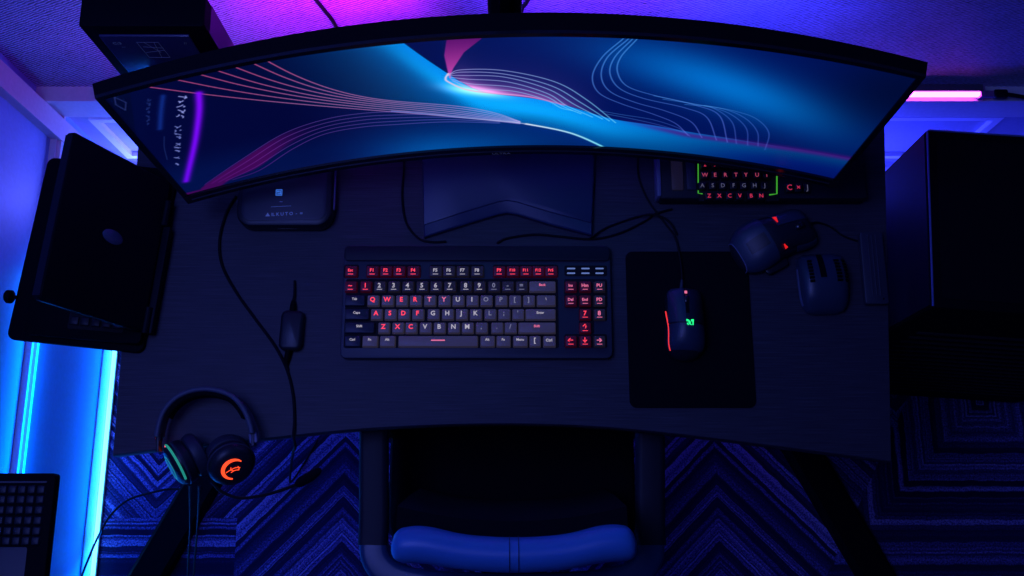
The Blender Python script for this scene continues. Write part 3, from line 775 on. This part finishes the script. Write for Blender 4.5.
# third mouse, textured grips
c3_ = at(824, 283, DZ + .015)
m3 = thing('wide_mouse', 'dark wide mouse with ribbed button strips beside a slim remote', 'mouse', (c3_.x, c3_.y, DZ), math.radians(2))
B3 = Body(.096, dense([(0, .016, .005, 0), (.05, .029, .014, 0), (.25, .036, .027, 0), (.55, .0375, .031, 0), (.8, .037, .024, 0), (.95, .034, .015, 0), (1, .026, .007, 0)]), 3.4)
B3.patch(0, 1, 0, 1, 0).build('shell', M['mousetop'], m3)
for u in (.33, .57, .72):
    b = MB()
    for k in range(7):
        v = .50 + .40 * k / 7; p = B3.p(u, v, .0006); p2 = B3.p(u + .07, v, .0006)
        b.tube([p, (p + p2) / 2 + Vector((0, 0, .0004)), p2], .0022, 6, up=(0, 0, 1))
    b.build('grip_strip', M['deep'], m3)
B3.patch(.015, .06, .15, .75, .0008).build('side_highlight', M['sidegrey'], m3)  # pale patch painted as the blue highlight along the side
B3.patch(.47, .50, .55, .97, .0006).build('button_seam', M['deep'], m3)

r0, r1 = at(865, 304, DZ + .012), at(883, 232, DZ + .012)
rm = thing('remote_control', 'slim dark ribbed remote lying near the desk edge beside the wide mouse', 'remote control', ((r0.x + r1.x) / 2, (r0.y + r1.y) / 2, DZ))
rw, rd = (r1.x - r0.x) * .95, r1.y - r0.y
MB().slab(rw, rd, .0005, .013, .004, .002).build('body', M['kbcase'], rm)
for k in (-1, 0, 1): MB().slab(.0022, rd * .84, .0125, .0142, .001, .0004, k * .006, .004).build('rib', M['kbcase'], rm)
MB().disc((rw * .28, -rd * .43, .013), (0, 0, 1), [(.0015, 0), (.0015, .0006), (.0008, .0009)], 12).build('button', M['deep'], rm)

# ------------------------------------------------------------------ router-like box under the monitor
a = at(235, 226, DZ + .030); c = at(331, 226, DZ + .030)
rt = thing('wifi_router', 'black rounded box with small blue icon and printed marks below the monitor', 'router', ((a.x + c.x) / 2, a.y, DZ))
rw = c.x - a.x; rd = .15
b = MB()
def rring(i, z, g=0): return [(x, y + rd / 2, z) for x, y in rr(rw - 2 * i, rd - 2 * i, .024 - i, 8)]
b.rings([rring(.004, .001), rring(0, .006), rring(0, .024), rring(.002, .029), rring(.006, .031)]); b.build('case', M['mousedark'], rt)
MB().rings([rring(.009, .0305), rring(.009, .0318), rring(.010, .0322)]).build('top_plate', M['keyblue'], rt)
MB().tube([(rw / 2 + .0005, .03 + .1 * k / 6, .018) for k in range(7)], .0022, 6).build('pale_side_edge', M['sidegrey'], rt)  # pale strip standing in for the lit edge of the case
def lr(px, py, z=.0325):
    p = at(px, py, DZ + z); return (p.x - rt.location.x, p.y - rt.location.y, z - .0003)
ic = MB(); o = lr(279, 192.5)
for (i, j, w, h) in ((0, .0044, .0100, .0012), (0, -.0044, .0100, .0012), (-.0044, 0, .0012, .0086), (.0044, 0, .0012, .0086), (-.0012, .0016, .0042, .0026), (.0022, .0010, .0014, .0040), (.0004, -.0020, .0058, .0018)):
    ic.box(o[0] + i - w / 2, o[0] + i + w / 2, o[1] + j - h / 2, o[1] + j + h / 2, o[2], o[2] + .0005)
ic.build('icon', M['iconblue'], rt, smooth=0)
text('printed_mark', '----------------', .0060, M['print'], rt, lr(281, 206), (0, 0, math.radians(3)))
text('printed_mark', '~', .008, M['print'], rt, lr(281, 201.5), (0, 0, 0))
text('printed_mark', '\u25b2 IL K U T O  -  \u2248', .0072, M['print'], rt, lr(284, 214), (0, 0, math.radians(3)), .02)
text('printed_mark', '- --- -- --  -', .0066, M['printdim'], rt, (0.004, -.0004, .018), (math.radians(88), 0, 0), .02)

# cable with in-line controller
cz = DZ + .003
hang = [at(236, 196, cz), at(226, 214, cz), at(219.5, 240, cz), at(222, 265, cz), at(236, 292, cz), at(256, 320, cz), at(275, 346, cz), at(287, 370, cz), at(293, 395, cz), at(294.5, 420, cz)]
e = at(293.5, 436, cz + .001); hang += [e, Vector((e.x, e.y - .016, cz - .015)), at(293, 452, .62), at(291, 466, .42), at(290, 478, .20), at(291, 482, .05), at(300, 470, .006), at(318, 440, .006)]
cc = MB(); cc.tube(catmull(hang, 8), .0022, 8)
tag(cc.build('device_cable', M['rubber']), 'long black cable curving from the rounded box over the desk front', 'cable')
p = at(291, 330, DZ + .014)
ctl = thing('inline_controller', 'small rounded black in-line cable controller lying on the desk', 'controller', (p.x, p.y, DZ), math.radians(-2))
b = MB(); b.rings([[(x, y, z) for x, y in rr(.035 - 2 * i, .062 - 2 * i, .010 - i, 6)] for i, z in ((.003, .001), (0, .004), (0, .011), (.002, .0145), (.005, .016))]); b.build('body', M['mousedark'], ctl)
MB().tube([(-.002, .028, .008), (-.002, .040, .007), (-.0025, .047, .006)], .005, 10, scale=[1, .9, .6]).build('strain_relief', M['deep'], ctl)
MB().tube([(-.002, -.028, .008), (-.004, -.042, .007), (-.004, -.050, .006)], .005, 10, scale=[1, .9, .6]).build('strain_relief', M['deep'], ctl)
MB().tube(catmull([(-.0025, .045, .006), (-.002, .060, .004), (-.004, .080, .0025)], 6), .002, 8).build('cable', M['rubber'], ctl)
MB().tube(catmull([(-.004, -.048, .006), (-.003, -.056, .0035), (-.001, -.060, .0035)], 6), .002, 8).build('cable', M['rubber'], ctl)

# loose cables by the monitor stand
def loose(pix, name, label, z=DZ + .003, r=.0018):
    o = MB().tube(catmull([at(px, py, zz) for px, py, zz in [(q + (z,))[:3] for q in pix]], 8), r, 8).build(name, M['rubber'])
    return tag(o, label, 'cable')
loose([(403, 130), (404, 165), (402, 195), (406, 222), (418, 238), (432, 242), (446, 241.5)], 'keyboard_cable', 'thin black cable looping round the front of the stand base to the keyboard')
zb = DZ + .003
loose([(497, 243), (508, 238), (535, 234.5), (560, 236.5), (592, 239), (620, 233), (645, 221), (655, 214), (672, 209)], 'usb_cable', 'thin black cable passing close in front of the stand plate towards the thick keyboard')
loose([(590, 238.5, zb + .004), (606, 228), (630, 219), (648, 214.5, zb + .006), (662, 217, zb + .006), (671, 224, zb + .005), (677, 235, zb)], 'charging_cable', 'thin black cable crossing over others between stand plate and mouse pad', zb)

# ------------------------------------------------------------------ laptop on an overhanging tray
tray = thing('laptop_tray', 'flat black clamp-on tray overhanging the desk side under the laptop', 'tray', (-.648, .431, DZ), math.radians(-6))
MB().slab(.210, .296, .0, .010, .012, .002, 0, 0).build('plate', M['deep'], tray)
MB().slab(.05, .10, -.055, .0, .006, .002, .015, 0).build('clamp', M['deep'], tray) if False else None
kn = MB(); kp = Vector((-.107, -.083, .0112)); kn.disc(kp, (-1, 0, 0), [(.003, -.006), (.003, 0), (.008, .001), (.0105, .003), (.0105, .010), (.008, .0125), (.002, .013)], 10); kn.build('knob', M['deep'], tray)
lap = thing('laptop', 'black laptop seen from behind, oval emblem on its upright lid, on tray', 'laptop', (-.544, .405, DZ + .010), math.radians(-5))
MB().slab(.180, .244, .001, .014, .008, .002, -.094, 0).build('base', M['deep'], lap)
MB().slab(.012, .17, .001, .013, .003, .002, .004, -.02).build('rear_vent', M['laptop'], lap)
kk = MB(); kk.slab(.085, .215, .0138, .0144, .003, .0003, -.075, 0); kk.build('key_deck', M['well'], lap)
for i in range(5):
    for j in range(12): add_key(lap, -.042 - i * .0165, -.095 + j * .0172, .014, .0145, .0145, M['keyblack'], .003)
MB().slab(.05, .08, .0138, .0143, .003, .0002, -.15, 0).build('touchpad', M['laptop'], lap)
for yy in (-.085, .085): MB().tube([(0, yy - .02, .014), (0, yy + .02, .014)], .006, 10, up=(0, 0, 1)).build('hinge', M['laptop'], lap)
lidm = Matrix.Translation((0, .016, .014)) @ Matrix.Rotation(math.radians(-21), 4, 'Y')    # lid leans over its keyboard
b = MB(); lw, lh, lt = .240, .204, .014
def lring(i, x): return [(x, y, z + lh / 2) for y, z in rr(lw - 2 * i, lh - 2 * i, .008 - i * .5, 4)]
b.rings([lring(.003, -lt), lring(0, -lt + .003), lring(0, -.003), lring(.003, 0)]); lid = b.build('lid', M['laptop'], lap, matrix=lidm)
b = MB(); b.rings([[(-lt - .0006, y, z + lh / 2) for y, z in rr(lw - .024, lh - .024, .003, 3)], [(-lt + .001, y, z + lh / 2) for y, z in rr(lw - .024, lh - .024, .003, 3)]]); b.build('screen', M['gloss'], lid)
b = MB(); b.disc((0, 0.0, .098), (1, 0, 0), [(.013, -.001), (.0135, .0006), (.010, .0022), (.002, .0028)], 28, sx=1.0, ref=(0, 1, 0))
for i, vv in enumerate(b.v): b.v[i] = (vv[0], vv[1] * .75, .098 + (vv[2] - .098) * 1.5)
em = b.build('emblem', M['chrome'], lid)
vent = MB(); vent.box(-.009, -.006, -lw / 2 - .0006, -lw / 2 + .0005, .06, .15); vent.build('edge_slot', M['deep'], lid)
tr2 = MB(); tr2.box(-.0125, .0, -lw / 2 + .006, lw / 2 - .006, lh - .0012, lh + .0003); tr2.build('lid_edge', M['kbpanel'], lid)

# ------------------------------------------------------------------ upright case behind the monitor
f0 = Vector((-.584, .673, DZ))
pcn = thing('mini_computer', 'upright black case with glossy printed front, behind the monitor end', 'computer', (-.502, .6965, DZ))
MB().slab(.170, .047, .001, .274, .004, .002).build('case', M['deep'], pcn)
MB().slab(.124, .004, .03, .252, .001, .001, -.004, -.0245).build('front_panel', M['glasspanel'], pcn)
MB().box(.0852, .0858, -.021, .021, .01, .25).build('side_panel', M['kbcase'], pcn, smooth=0)
def fp(x, z, s, size, m='printdim'): text('printed_mark', s, size, M[m], pcn, (x, -.0268, z), (math.radians(90), 0, 0), .01)
fp(-.048, .232, 'C:3', .009); fp(.047, .232, '//', .008); fp(-.043, .222, '--', .008)
dr = MB()
for x0, z0_, x1, z1_ in ((-.02, .235, .01, .235), (.01, .235, .012, .19), (.012, .19, -.018, .19), (-.018, .19, -.02, .235), (-.01, .235, .004, .205), (-.015, .222, .012, .218), (-.017, .205, .012, .212), (.004, .235, .0, .19)):
    dr.tube([(x0, -.0266, z0_), ((x0 + x1) / 2, -.0266, (z0_ + z1_) / 2), (x1, -.0266, z1_)], .0004, 4, up=(0, 1, 0))
dr.build('line_drawing', M['printdim'], pcn)

# ------------------------------------------------------------------ headphones hanging over the desk front
hz = DZ + .034
hc = at(207, 437, hz)
hp = thing('gaming_headset', 'black over-ear headset with orange ring light resting over the desk front edge', 'headset', (hc.x, hc.y, DZ))
def lh_(px, py, z=hz):
    p = at(px, py, z); return Vector((p.x - hc.x, p.y - hc.y, z - DZ))
arc = catmull([lh_(159, 452), lh_(160, 432), lh_(167, 411), lh_(183, 396), lh_(207, 390), lh_(232, 396), lh_(246, 411), lh_(253, 430), lh_(254, 446)], 8)
MB().sweep(arc[6:-6], rr(.0075, .030, .003, 3)).build('headband', M['bandtop'], hp)
inner = [p * .93 + Vector((0, 0, .0)) for p in arc[14:-14]]
for i, p in enumerate(inner): inner[i] = Vector((p.x, p.y, hz - DZ - .001))
MB().sweep(inner, rr(.010, .024, .004, 3)).build('headband_pad', M['fabric'], hp)
for seq, nm in ((arc[:9], 0), (arc[-9:], 1)):
    MB().sweep(seq, rr(.0045, .016, .001, 2)).build('yoke', M['black'] if nm == 0 else M['kbcase'], hp)
MB().slab(.012, .016, -.006, .006, .003, .002).build('hinge_block', M['sidegrey'], hp, matrix=Matrix.Translation(arc[-5]) @ Matrix.Rotation(.2, 4, 'Z'))
MB().slab(.008, .016, -.006, .006, .003, .002).build('hinge_block', M['black'], hp, matrix=Matrix.Translation(arc[6]))
MB().disc(lh_(157.5, 439), (-1, -.1, .2), [(.0045, -.002), (.0045, .0015), (.003, .0025)], 12).build('side_light', M['redlight'], hp)
def earcup(c, axis, face):
    a = Vector(axis).normalized()
    cup = MB().disc(c, a, [(.026, -.012), (.031, -.010), (.0335, -.002), (.033, .006), (.029, .013), (.023, .0165), (.012, .0175), (.002, .0175)], 36).build('ear_cup', M['mousedark'], hp)
    MB().disc(c, a, [(.016, -.030), (.024, -.0325), (.031, -.029), (.0335, -.022), (.031, -.014), (.026, -.011)], 36).build('ear_cushion', M['cushion'], hp)
    MB().disc(c, a, [(.0335, .0), (.0345, .001), (.0345, .003), (.0330, .004)], 36).build('cup_band', M['kbcase'], hp)
    return cup, a
cR, aR = earcup(lh_(231, 463, hz + .004), (.46, -.56, .69), 1)
cL, aL = earcup(lh_(182, 462, hz), (-.78, -.52, .34), 0)
def on_cup(c, a, h):
    e = a.cross(Vector((0, 0, 1))).normalized(); g_ = a.cross(e)       # e: across, -g: up
    return c + a * h, e, -g_
o, e, g_ = on_cup(lh_(231, 463, hz + .004), aR, .0178)
ring = []; wid = []
for k in range(25):
    an = math.radians(12 + 215 * k / 24); r = .0155
    ring.append(o + e * (-r * math.cos(an + PI)) * -1 + g_ * (r * math.sin(an))); wid.append(.35 + 1.0 * math.sin(PI * (k + 1) / 26))
MB().tube(ring, .0021, 8, scale=wid, up=aR).build('ring_light', M['orange'], cR)
lgm = MB()
for pts in ([(-.008, -.004), (-.003, .001), (.004, .003), (.011, .004)], [(-.005, -.006), (.0, -.002), (.006, -.001)], [(-.007, .0), (-.006, -.004), (-.003, -.005)], [(.001, .006), (.003, .003), (.002, -.001)]):
    lgm.tube(catmull([o + e * x + g_ * y + aR * .0004 for x, y in pts], 5), .0006, 6, up=aR)
lgm.build('emblem', M['orange'], cR)
o2, e2, g2 = on_cup(lh_(182, 462, hz), aL, .004)
def larc(a0, a1, r, h, w, m, nm):
    c0 = lh_(182, 462, hz) + aL * h
    MB().tube([c0 + e2 * (r * math.cos(math.radians(a0 + (a1 - a0) * k / 14))) + g2 * (r * math.sin(math.radians(a0 + (a1 - a0) * k / 14))) for k in range(15)], w, 8, up=aL).build(nm, m, cL)
larc(20, 150, .0325, .009, .0017, M['teal'], 'teal_light')
larc(0, 360, .018, .0165, .0012, M['teal'], 'ring_light')
larc(-60, 10, .0325, .009, .0012, M['orange'], 'orange_light')
mcr = lh_(205, 487, hz - .012)
boom = catmull([lh_(212, 482, hz - .008), lh_(222, 492, hz - .008), lh_(240, 498, hz - .004), lh_(262, 495.5, hz), lh_(282, 490, hz), lh_(300, 483, hz)], 8)
MB().tube(boom, .0024, 8).build('microphone_boom', M['rubber'], hp)
MB().tube(catmull([lh_(296, 485, hz), lh_(304, 480, hz), lh_(312, 475.5, hz), lh_(321, 469, hz)], 5), .0075, 12, scale=[.5, .75, .9, 1, 1, 1, 1, 1, 1, 1, .95, .9, .85, .8, .6, .35][:16]).build('microphone_foam', M['fabric'], hp)
zf = -DZ + .006
for dx in (0, 9):
    c0 = lh_(190 + dx, 485, hz - .015)
    q = at(188 + dx * .6, 590, .12); q2 = at(196 + dx * .4, 640, .01)
    mid = at(190 + dx * .8, 530, .45)
    MB().tube(catmull([c0] + [Vector((v.x - hc.x, v.y - hc.y, v.z - DZ)) for v in (at(190 + dx, 500, .66), mid, q, q2)], 8), .0019, 8).build('cable', M['rubber'], hp)
fl = [at(196, 492, .012), at(172, 489, .008), at(150, 493, .008), at(128, 500, .008), at(110, 516, .012), at(98, 537, .025), at(88, 560, .05), at(80, 582, .09), at(74, 610, .12)]
tag(MB().tube(catmull(fl, 8), .0026, 8).build('floor_cable', M['rubber']), 'black cable curving across the carpet and over the cyan light strip', 'cable')

# ------------------------------------------------------------------ office chair
ch = thing('office_chair', 'dark office chair with blue-lit padded backrest, pushed under the desk front', 'chair', (0, .14, 0))
oy = .14
def sup(x0, x1, y0, y1, z0, z1, r=.05, b=.018): return MB().slab(x1 - x0, y1 - y0, z0, z1, r, b, (x0 + x1) / 2, (y0 + y1) / 2 - oy, 8)
sup(-.215, .215, -.02, .37, .41, .475).build('seat', M['fabric'], ch)
sup(-.16, .16, .03, .32, .385, .412, .03, .006).build('seat_pan', M['deep'], ch)
# backrest: padded panel and rolled top
bk = MB(); R = []
for i in range(25):
    u = -1 + 2 * i / 24; x = u * .158
    yc = .012 + .020 * u * u
    R.append([(x, yc + .055 - oy, .46), (x, yc + .035 - oy, .66), (x, yc + .012 - oy, .83), (x, yc - .020 - oy, .84), (x, yc - .01 - oy, .66), (x, yc + .01 - oy, .46)])
bk.rings(R).build('backrest', M['fabric'], ch, smooth=60)
rl = MB(); R = []
pts = [(-1.0, 548, 6), (-.97, 546, 13), (-.9, 545, 17), (-.72, 545, 18), (-.4, 552, 17), (0, 555, 17), (.4, 552, 17), (.72, 544, 18), (.9, 543, 17), (.97, 545, 13), (1.0, 547, 6)]
rz_ = .86
prof = catmull([Vector(p) for p in pts], 6)
for p in prof:
    c0 = at(514 + p.x * 122, p.y, rz_); rad = p.z * 1.36 / 1000
    R.append([(c0.x, c0.y - oy + rad * math.cos(2 * PI * k / 20), rz_ + rad * 1.25 * math.sin(2 * PI * k / 20)) for k in range(20)])
roll = rl.rings(R).build('backrest_roll', M['leather'], ch, smooth=70)
sm_ = MB()
for xx in (-.006, .006):
    c0 = at(514, 555, rz_); rad = .0178 * 1.36 + .0003
    sm_.tube([(c0.x + xx, c0.y - oy + rad * 1.0 * math.cos(a_), rz_ + rad * 1.25 * math.sin(a_)) for a_ in [math.radians(-20 + 190 * k / 16) for k in range(17)]], .0005, 6, up=(1, 0, 0))
sm_.build('seam', M['kbcase'], roll)
pz = .655
for s in (-1, 1):
    ed = [(s * (512 - 374), 415), (s * (512 - 374), 470), (s * (512 - 374), 520), (s * (512 - 373), 545)]
    P = [at(512 + a_, b_, pz) for a_, b_ in ed]
    P = [Vector((p.x, p.y - oy, p.z)) for p in P]
    ap = MB(); ap.sweep(catmull(P, 5), [(x, y) for x, y in rr(.046, .026, .010, 4)]); ap.build('armrest', M['kbpanel'], ch)
    po = MB(); po.slab(.03, .05, .43, pz - .012, .008, .003, s * .214, .20 - oy); po.slab(.07, .05, .40, .43, .006, .003, s * .185, .20 - oy); po.build('arm_support', M['deep'], ch)
U_ = [at(374, 540, pz), at(375, 556, pz), at(384, 570, pz), at(402, 580, pz), at(440, 586, pz), at(512, 588, pz), at(584, 586, pz), at(622, 580, pz), at(640, 570, pz), at(649, 556, pz), at(650, 540, pz)]
U_ = [Vector((p.x, p.y - oy, p.z)) for p in U_]
MB().sweep(catmull(U_, 6), rr(.044, .024, .010, 4)).build('back_frame', M['frameblue'], ch)
MB().slab(.10, .03, .50, .67, .008, .003, 0, -.065 - oy + .03).build('back_bracket', M['deep'], ch)
col_ = MB(); col_.disc((0, .175 - oy, 0), (0, 0, 1), [(.03, .09), (.03, .24), (.022, .25), (.022, .39), (.05, .392)], 24); col_.build('gas_column', M['metal'], ch)
for k in range(5):
    an = 2 * PI * k / 5 + PI / 2; d = Vector((math.cos(an), math.sin(an), 0)); c0 = Vector((0, .175 - oy, .10))
    MB().sweep([c0, c0 + d * .10 + Vector((0, 0, -.008)), c0 + d * .20 + Vector((0, 0, -.03))], rr(.04, .025, .008, 3), scale=[1, .85, .6]).build('spoke', M['deep'], ch)
    w0 = c0 + d * .20; wv = Vector((w0.x, w0.y, .026)); sd = Vector((-d.y, d.x, 0))
    MB().disc(wv, sd, [(.012, -.018), (.024, -.016), (.026, -.010), (.026, .010), (.024, .016), (.012, .018)], 20).build('caster', M['black'], ch)
    MB().tube([(wv.x, wv.y, .05), (wv.x, wv.y, .075)], .008, 10, up=(0, 1, 0)).build('caster_stem', M['metal'], ch)

# ------------------------------------------------------------------ tower beside the desk
tz = .81
tx0, tx1, ty0, ty1 = .614, 1.12, .324, .606
tw = thing('computer_tower', 'tall wide black computer tower standing on the carpet beside the desk', 'computer tower', ((tx0 + tx1) / 2 + .012, (ty0 + ty1) / 2 - .013, 0), math.radians(-4))
TW, TD = tx1 - tx0, ty1 - ty0
MB().slab(TW, TD, .02, tz, .004, .003).build('case', M['deep'], tw)
MB().slab(TW - .03, TD - .03, tz - .001, tz + .0015, .006, .0006).build('top_panel', M['fabric'], tw)
MB().box(-TW / 2 - .0015, -TW / 2 + .0005, -TD / 2 + .006, TD / 2 - .006, .03, tz - .006).build('side_panel', M['towerside'], tw, smooth=0)
MB().tube([(-TW / 2 + .001, -TD / 2 + .003, tz), (-TW / 2 + .001, 0, tz), (-TW / 2 + .001, TD / 2 - .003, tz)], .0016, 6).build('edge_trim', M['edge'], tw)
MB().tube([(-TW / 2 + .003, TD / 2 - .001, tz), (TW / 2 - .003, TD / 2 - .001, tz)], .0014, 6).build('edge_trim', M['edge'], tw)
fg = MB()
for k in range(16): fg.box(-TW / 2 + .04, TW / 2 - .04, -TD / 2 - .003, -TD / 2 + .001, .12 + k * .035, .128 + k * .035)
fg.build('front_grille', M['black'], tw)
for x, y in ((-1, -1), (1, -1), (-1, 1), (1, 1)): MB().disc((x * (TW / 2 - .03), y * (TD / 2 - .03), 0), (0, 0, 1), [(.018, 0), (.02, .004), (.02, .02)], 16).build('foot', M['rubber'], tw)

# ------------------------------------------------------------------ LED lights as things
def ledbar(name, label, x0, x1, cable):
    yb = WY - .023; zc = .4935
    t = thing(name, label, 'light bar', ((x0 + x1) / 2, yb, zc), group=None)
    L_ = x1 - x0
    MB().box(-L_ / 2, L_ / 2, .002, .0155, -.0105, .0105).build('housing', M['ledhouse'], t)
    MB().sweep([(-L_ / 2 + .004, 0, 0), (0, 0, 0), (L_ / 2 - .004, 0, 0)], rr(.009, .013, .003, 4)).build('tube', M['magled'] if cable else M['magdim'], t)
    for s in (-1, 1): MB().box(s * L_ / 2 - .004, s * L_ / 2 + .004, -.008, .012, -.0095, .0095).build('end_cap', M['clear'], t)
    if cable:
        MB().slab(.020, .012, -.004, .004, .002, .001, L_ / 2 + .014, 0).build('plug_neck', M['clear'], t)
        MB().slab(.026, .016, -.006, .006, .004, .002, L_ / 2 + .036, 0).build('connector', M['rubber'], t)
        MB().tube(catmull([(L_ / 2 + .046, 0, 0), (L_ / 2 + .075, -.005, 0), (L_ / 2 + .10, -.004, -.015), (L_ / 2 + .15, .0, -.05), (L_ / 2 + .22, .012, -.12)], 6), .004, 8).build('cable', M['rubber'], t)
    return t
ledbar('led_light_bar', 'bright magenta light bar on the wall rail with a black plug and cable', .52, .888, True)
ledbar('led_light_bar', 'magenta light bar on the wall rail, mostly hidden behind the monitor', -.765, -.40, False)

lx = -.9005
fs = thing('floor_light_strip', 'long cyan-white light strip running along the wall base on the carpet', 'light strip', (lx, -.2, 0))
MB().box(-.0062, .007, -1.2, .99, .0005, .006).build('channel', M['ledhouse'], fs)
MB().sweep([(.001, -1.19, .010), (.001, 0, .010), (.001, .985, .010)], rr(.0085, .010, .0035, 4)).build('diffuser', M['cyanled'], fs)

# cables on the wall above the monitor
def wallcable(pix, label, r=.0035):
    pts = [aty(px, py, WY - r - .001) for px, py in pix]
    tag(MB().tube(catmull(pts, 6), r, 8).build('wall_cable', M['rubber']), label, 'cable')
wallcable([(296, -40), (308, -12), (316, 0), (324, 10), (336, 27), (346, 60)], 'black cable running down the magenta-lit wall between case and monitor pole')
wallcable([(540, -40), (531, -10), (527, 2), (521, 12), (520, 40)], 'black cable running down the wall close beside the monitor pole')

# ------------------------------------------------------------------ lamps
def area(name, loc, target, size, energy, color, sy=None, spread=180):
    l = bpy.data.lights.new(name, 'AREA'); l.energy = energy; l.color = color; l.size = size
    l.spread = math.radians(spread)
    if sy: l.shape = 'RECTANGLE'; l.size_y = sy
    o = bpy.data.objects.new(name, l); C.objects.link(o); o.location = loc
    o.rotation_euler = (Vector(target) - Vector(loc)).to_track_quat('-Z', 'Y').to_euler(); return o
def point(name, loc, energy, color, r=.03):
    l = bpy.data.lights.new(name, 'POINT'); l.energy = energy; l.color = color; l.shadow_soft_size = r
    o = bpy.data.objects.new(name, l); C.objects.link(o); o.location = loc; return o
# bias lights on the monitor's back, shining on the wall
area('bias_light_magenta', (-.27, .71, .86), (-.33, .84, .78), .28, 1.0, (.56, .01, 1.0), .06, 125)
area('bias_light_violet', (.10, .71, .86), (.12, .84, .78), .32, .60, (.18, .03, 1.0), .06, 125)
area('bias_light_blue', (.38, .71, .84), (.42, .84, .74), .28, .45, (.05, .05, 1.0), .06, 125)
# blue glow low behind the desk, on the panelling
area('panel_glow', (.72, .70, .12), (.80, .84, .25), .40, 3.2, (.03, .04, 1.0), .05)
area('panel_glow_side', (-.72, .74, .10), (-.72, .84, .26), .25, 2.6, (.10, .12, 1.0), .05)
# blue ceiling glow and side glow
area('ceiling_glow', (-.70, .22, 2.75), (-.15, .25, .7), .8, 13.0, (.16, .21, 1.0))
area('side_glow', (-.55, .45, 1.9), (-.85, .84, .9), .3, .8, (.01, .09, 1.0))
area('corner_glow', (-.62, .70, .60), (-.80, .84, .75), .08, .07, (.7, .02, 1.0))
area('floor_strip_glow', (-.884, -.1, .022), (-.915, -.1, .06), 2.0, 3.4, (.0, .13, 1.0), .012)
area('rail_strip_glow', (-.880, .0, .385), (-.93, .0, .385), 1.0, 2.4, (.0, .19, 1.0), .02)

world = bpy.data.worlds.new('night'); bpy.context.scene.world = world; world.use_nodes = True
bg = world.node_tree.nodes['Background']; bg.inputs[0].default_value = (.02, .04, .3, 1); bg.inputs[1].default_value = .05

# ------------------------------------------------------------------ camera
cam = bpy.data.cameras.new('camera'); co = bpy.data.objects.new('camera', cam); C.objects.link(co)
cam.sensor_width = 36; cam.lens = 36 * F / 1024; cam.clip_start = .02
co.location = (0, 0, CZ); co.rotation_euler = (ALPHA, 0, 0)
bpy.context.scene.camera = co
vs = bpy.context.scene.view_settings
vs.view_transform = 'Standard'; vs.look = 'None'; vs.exposure = 0; vs.gamma = 1
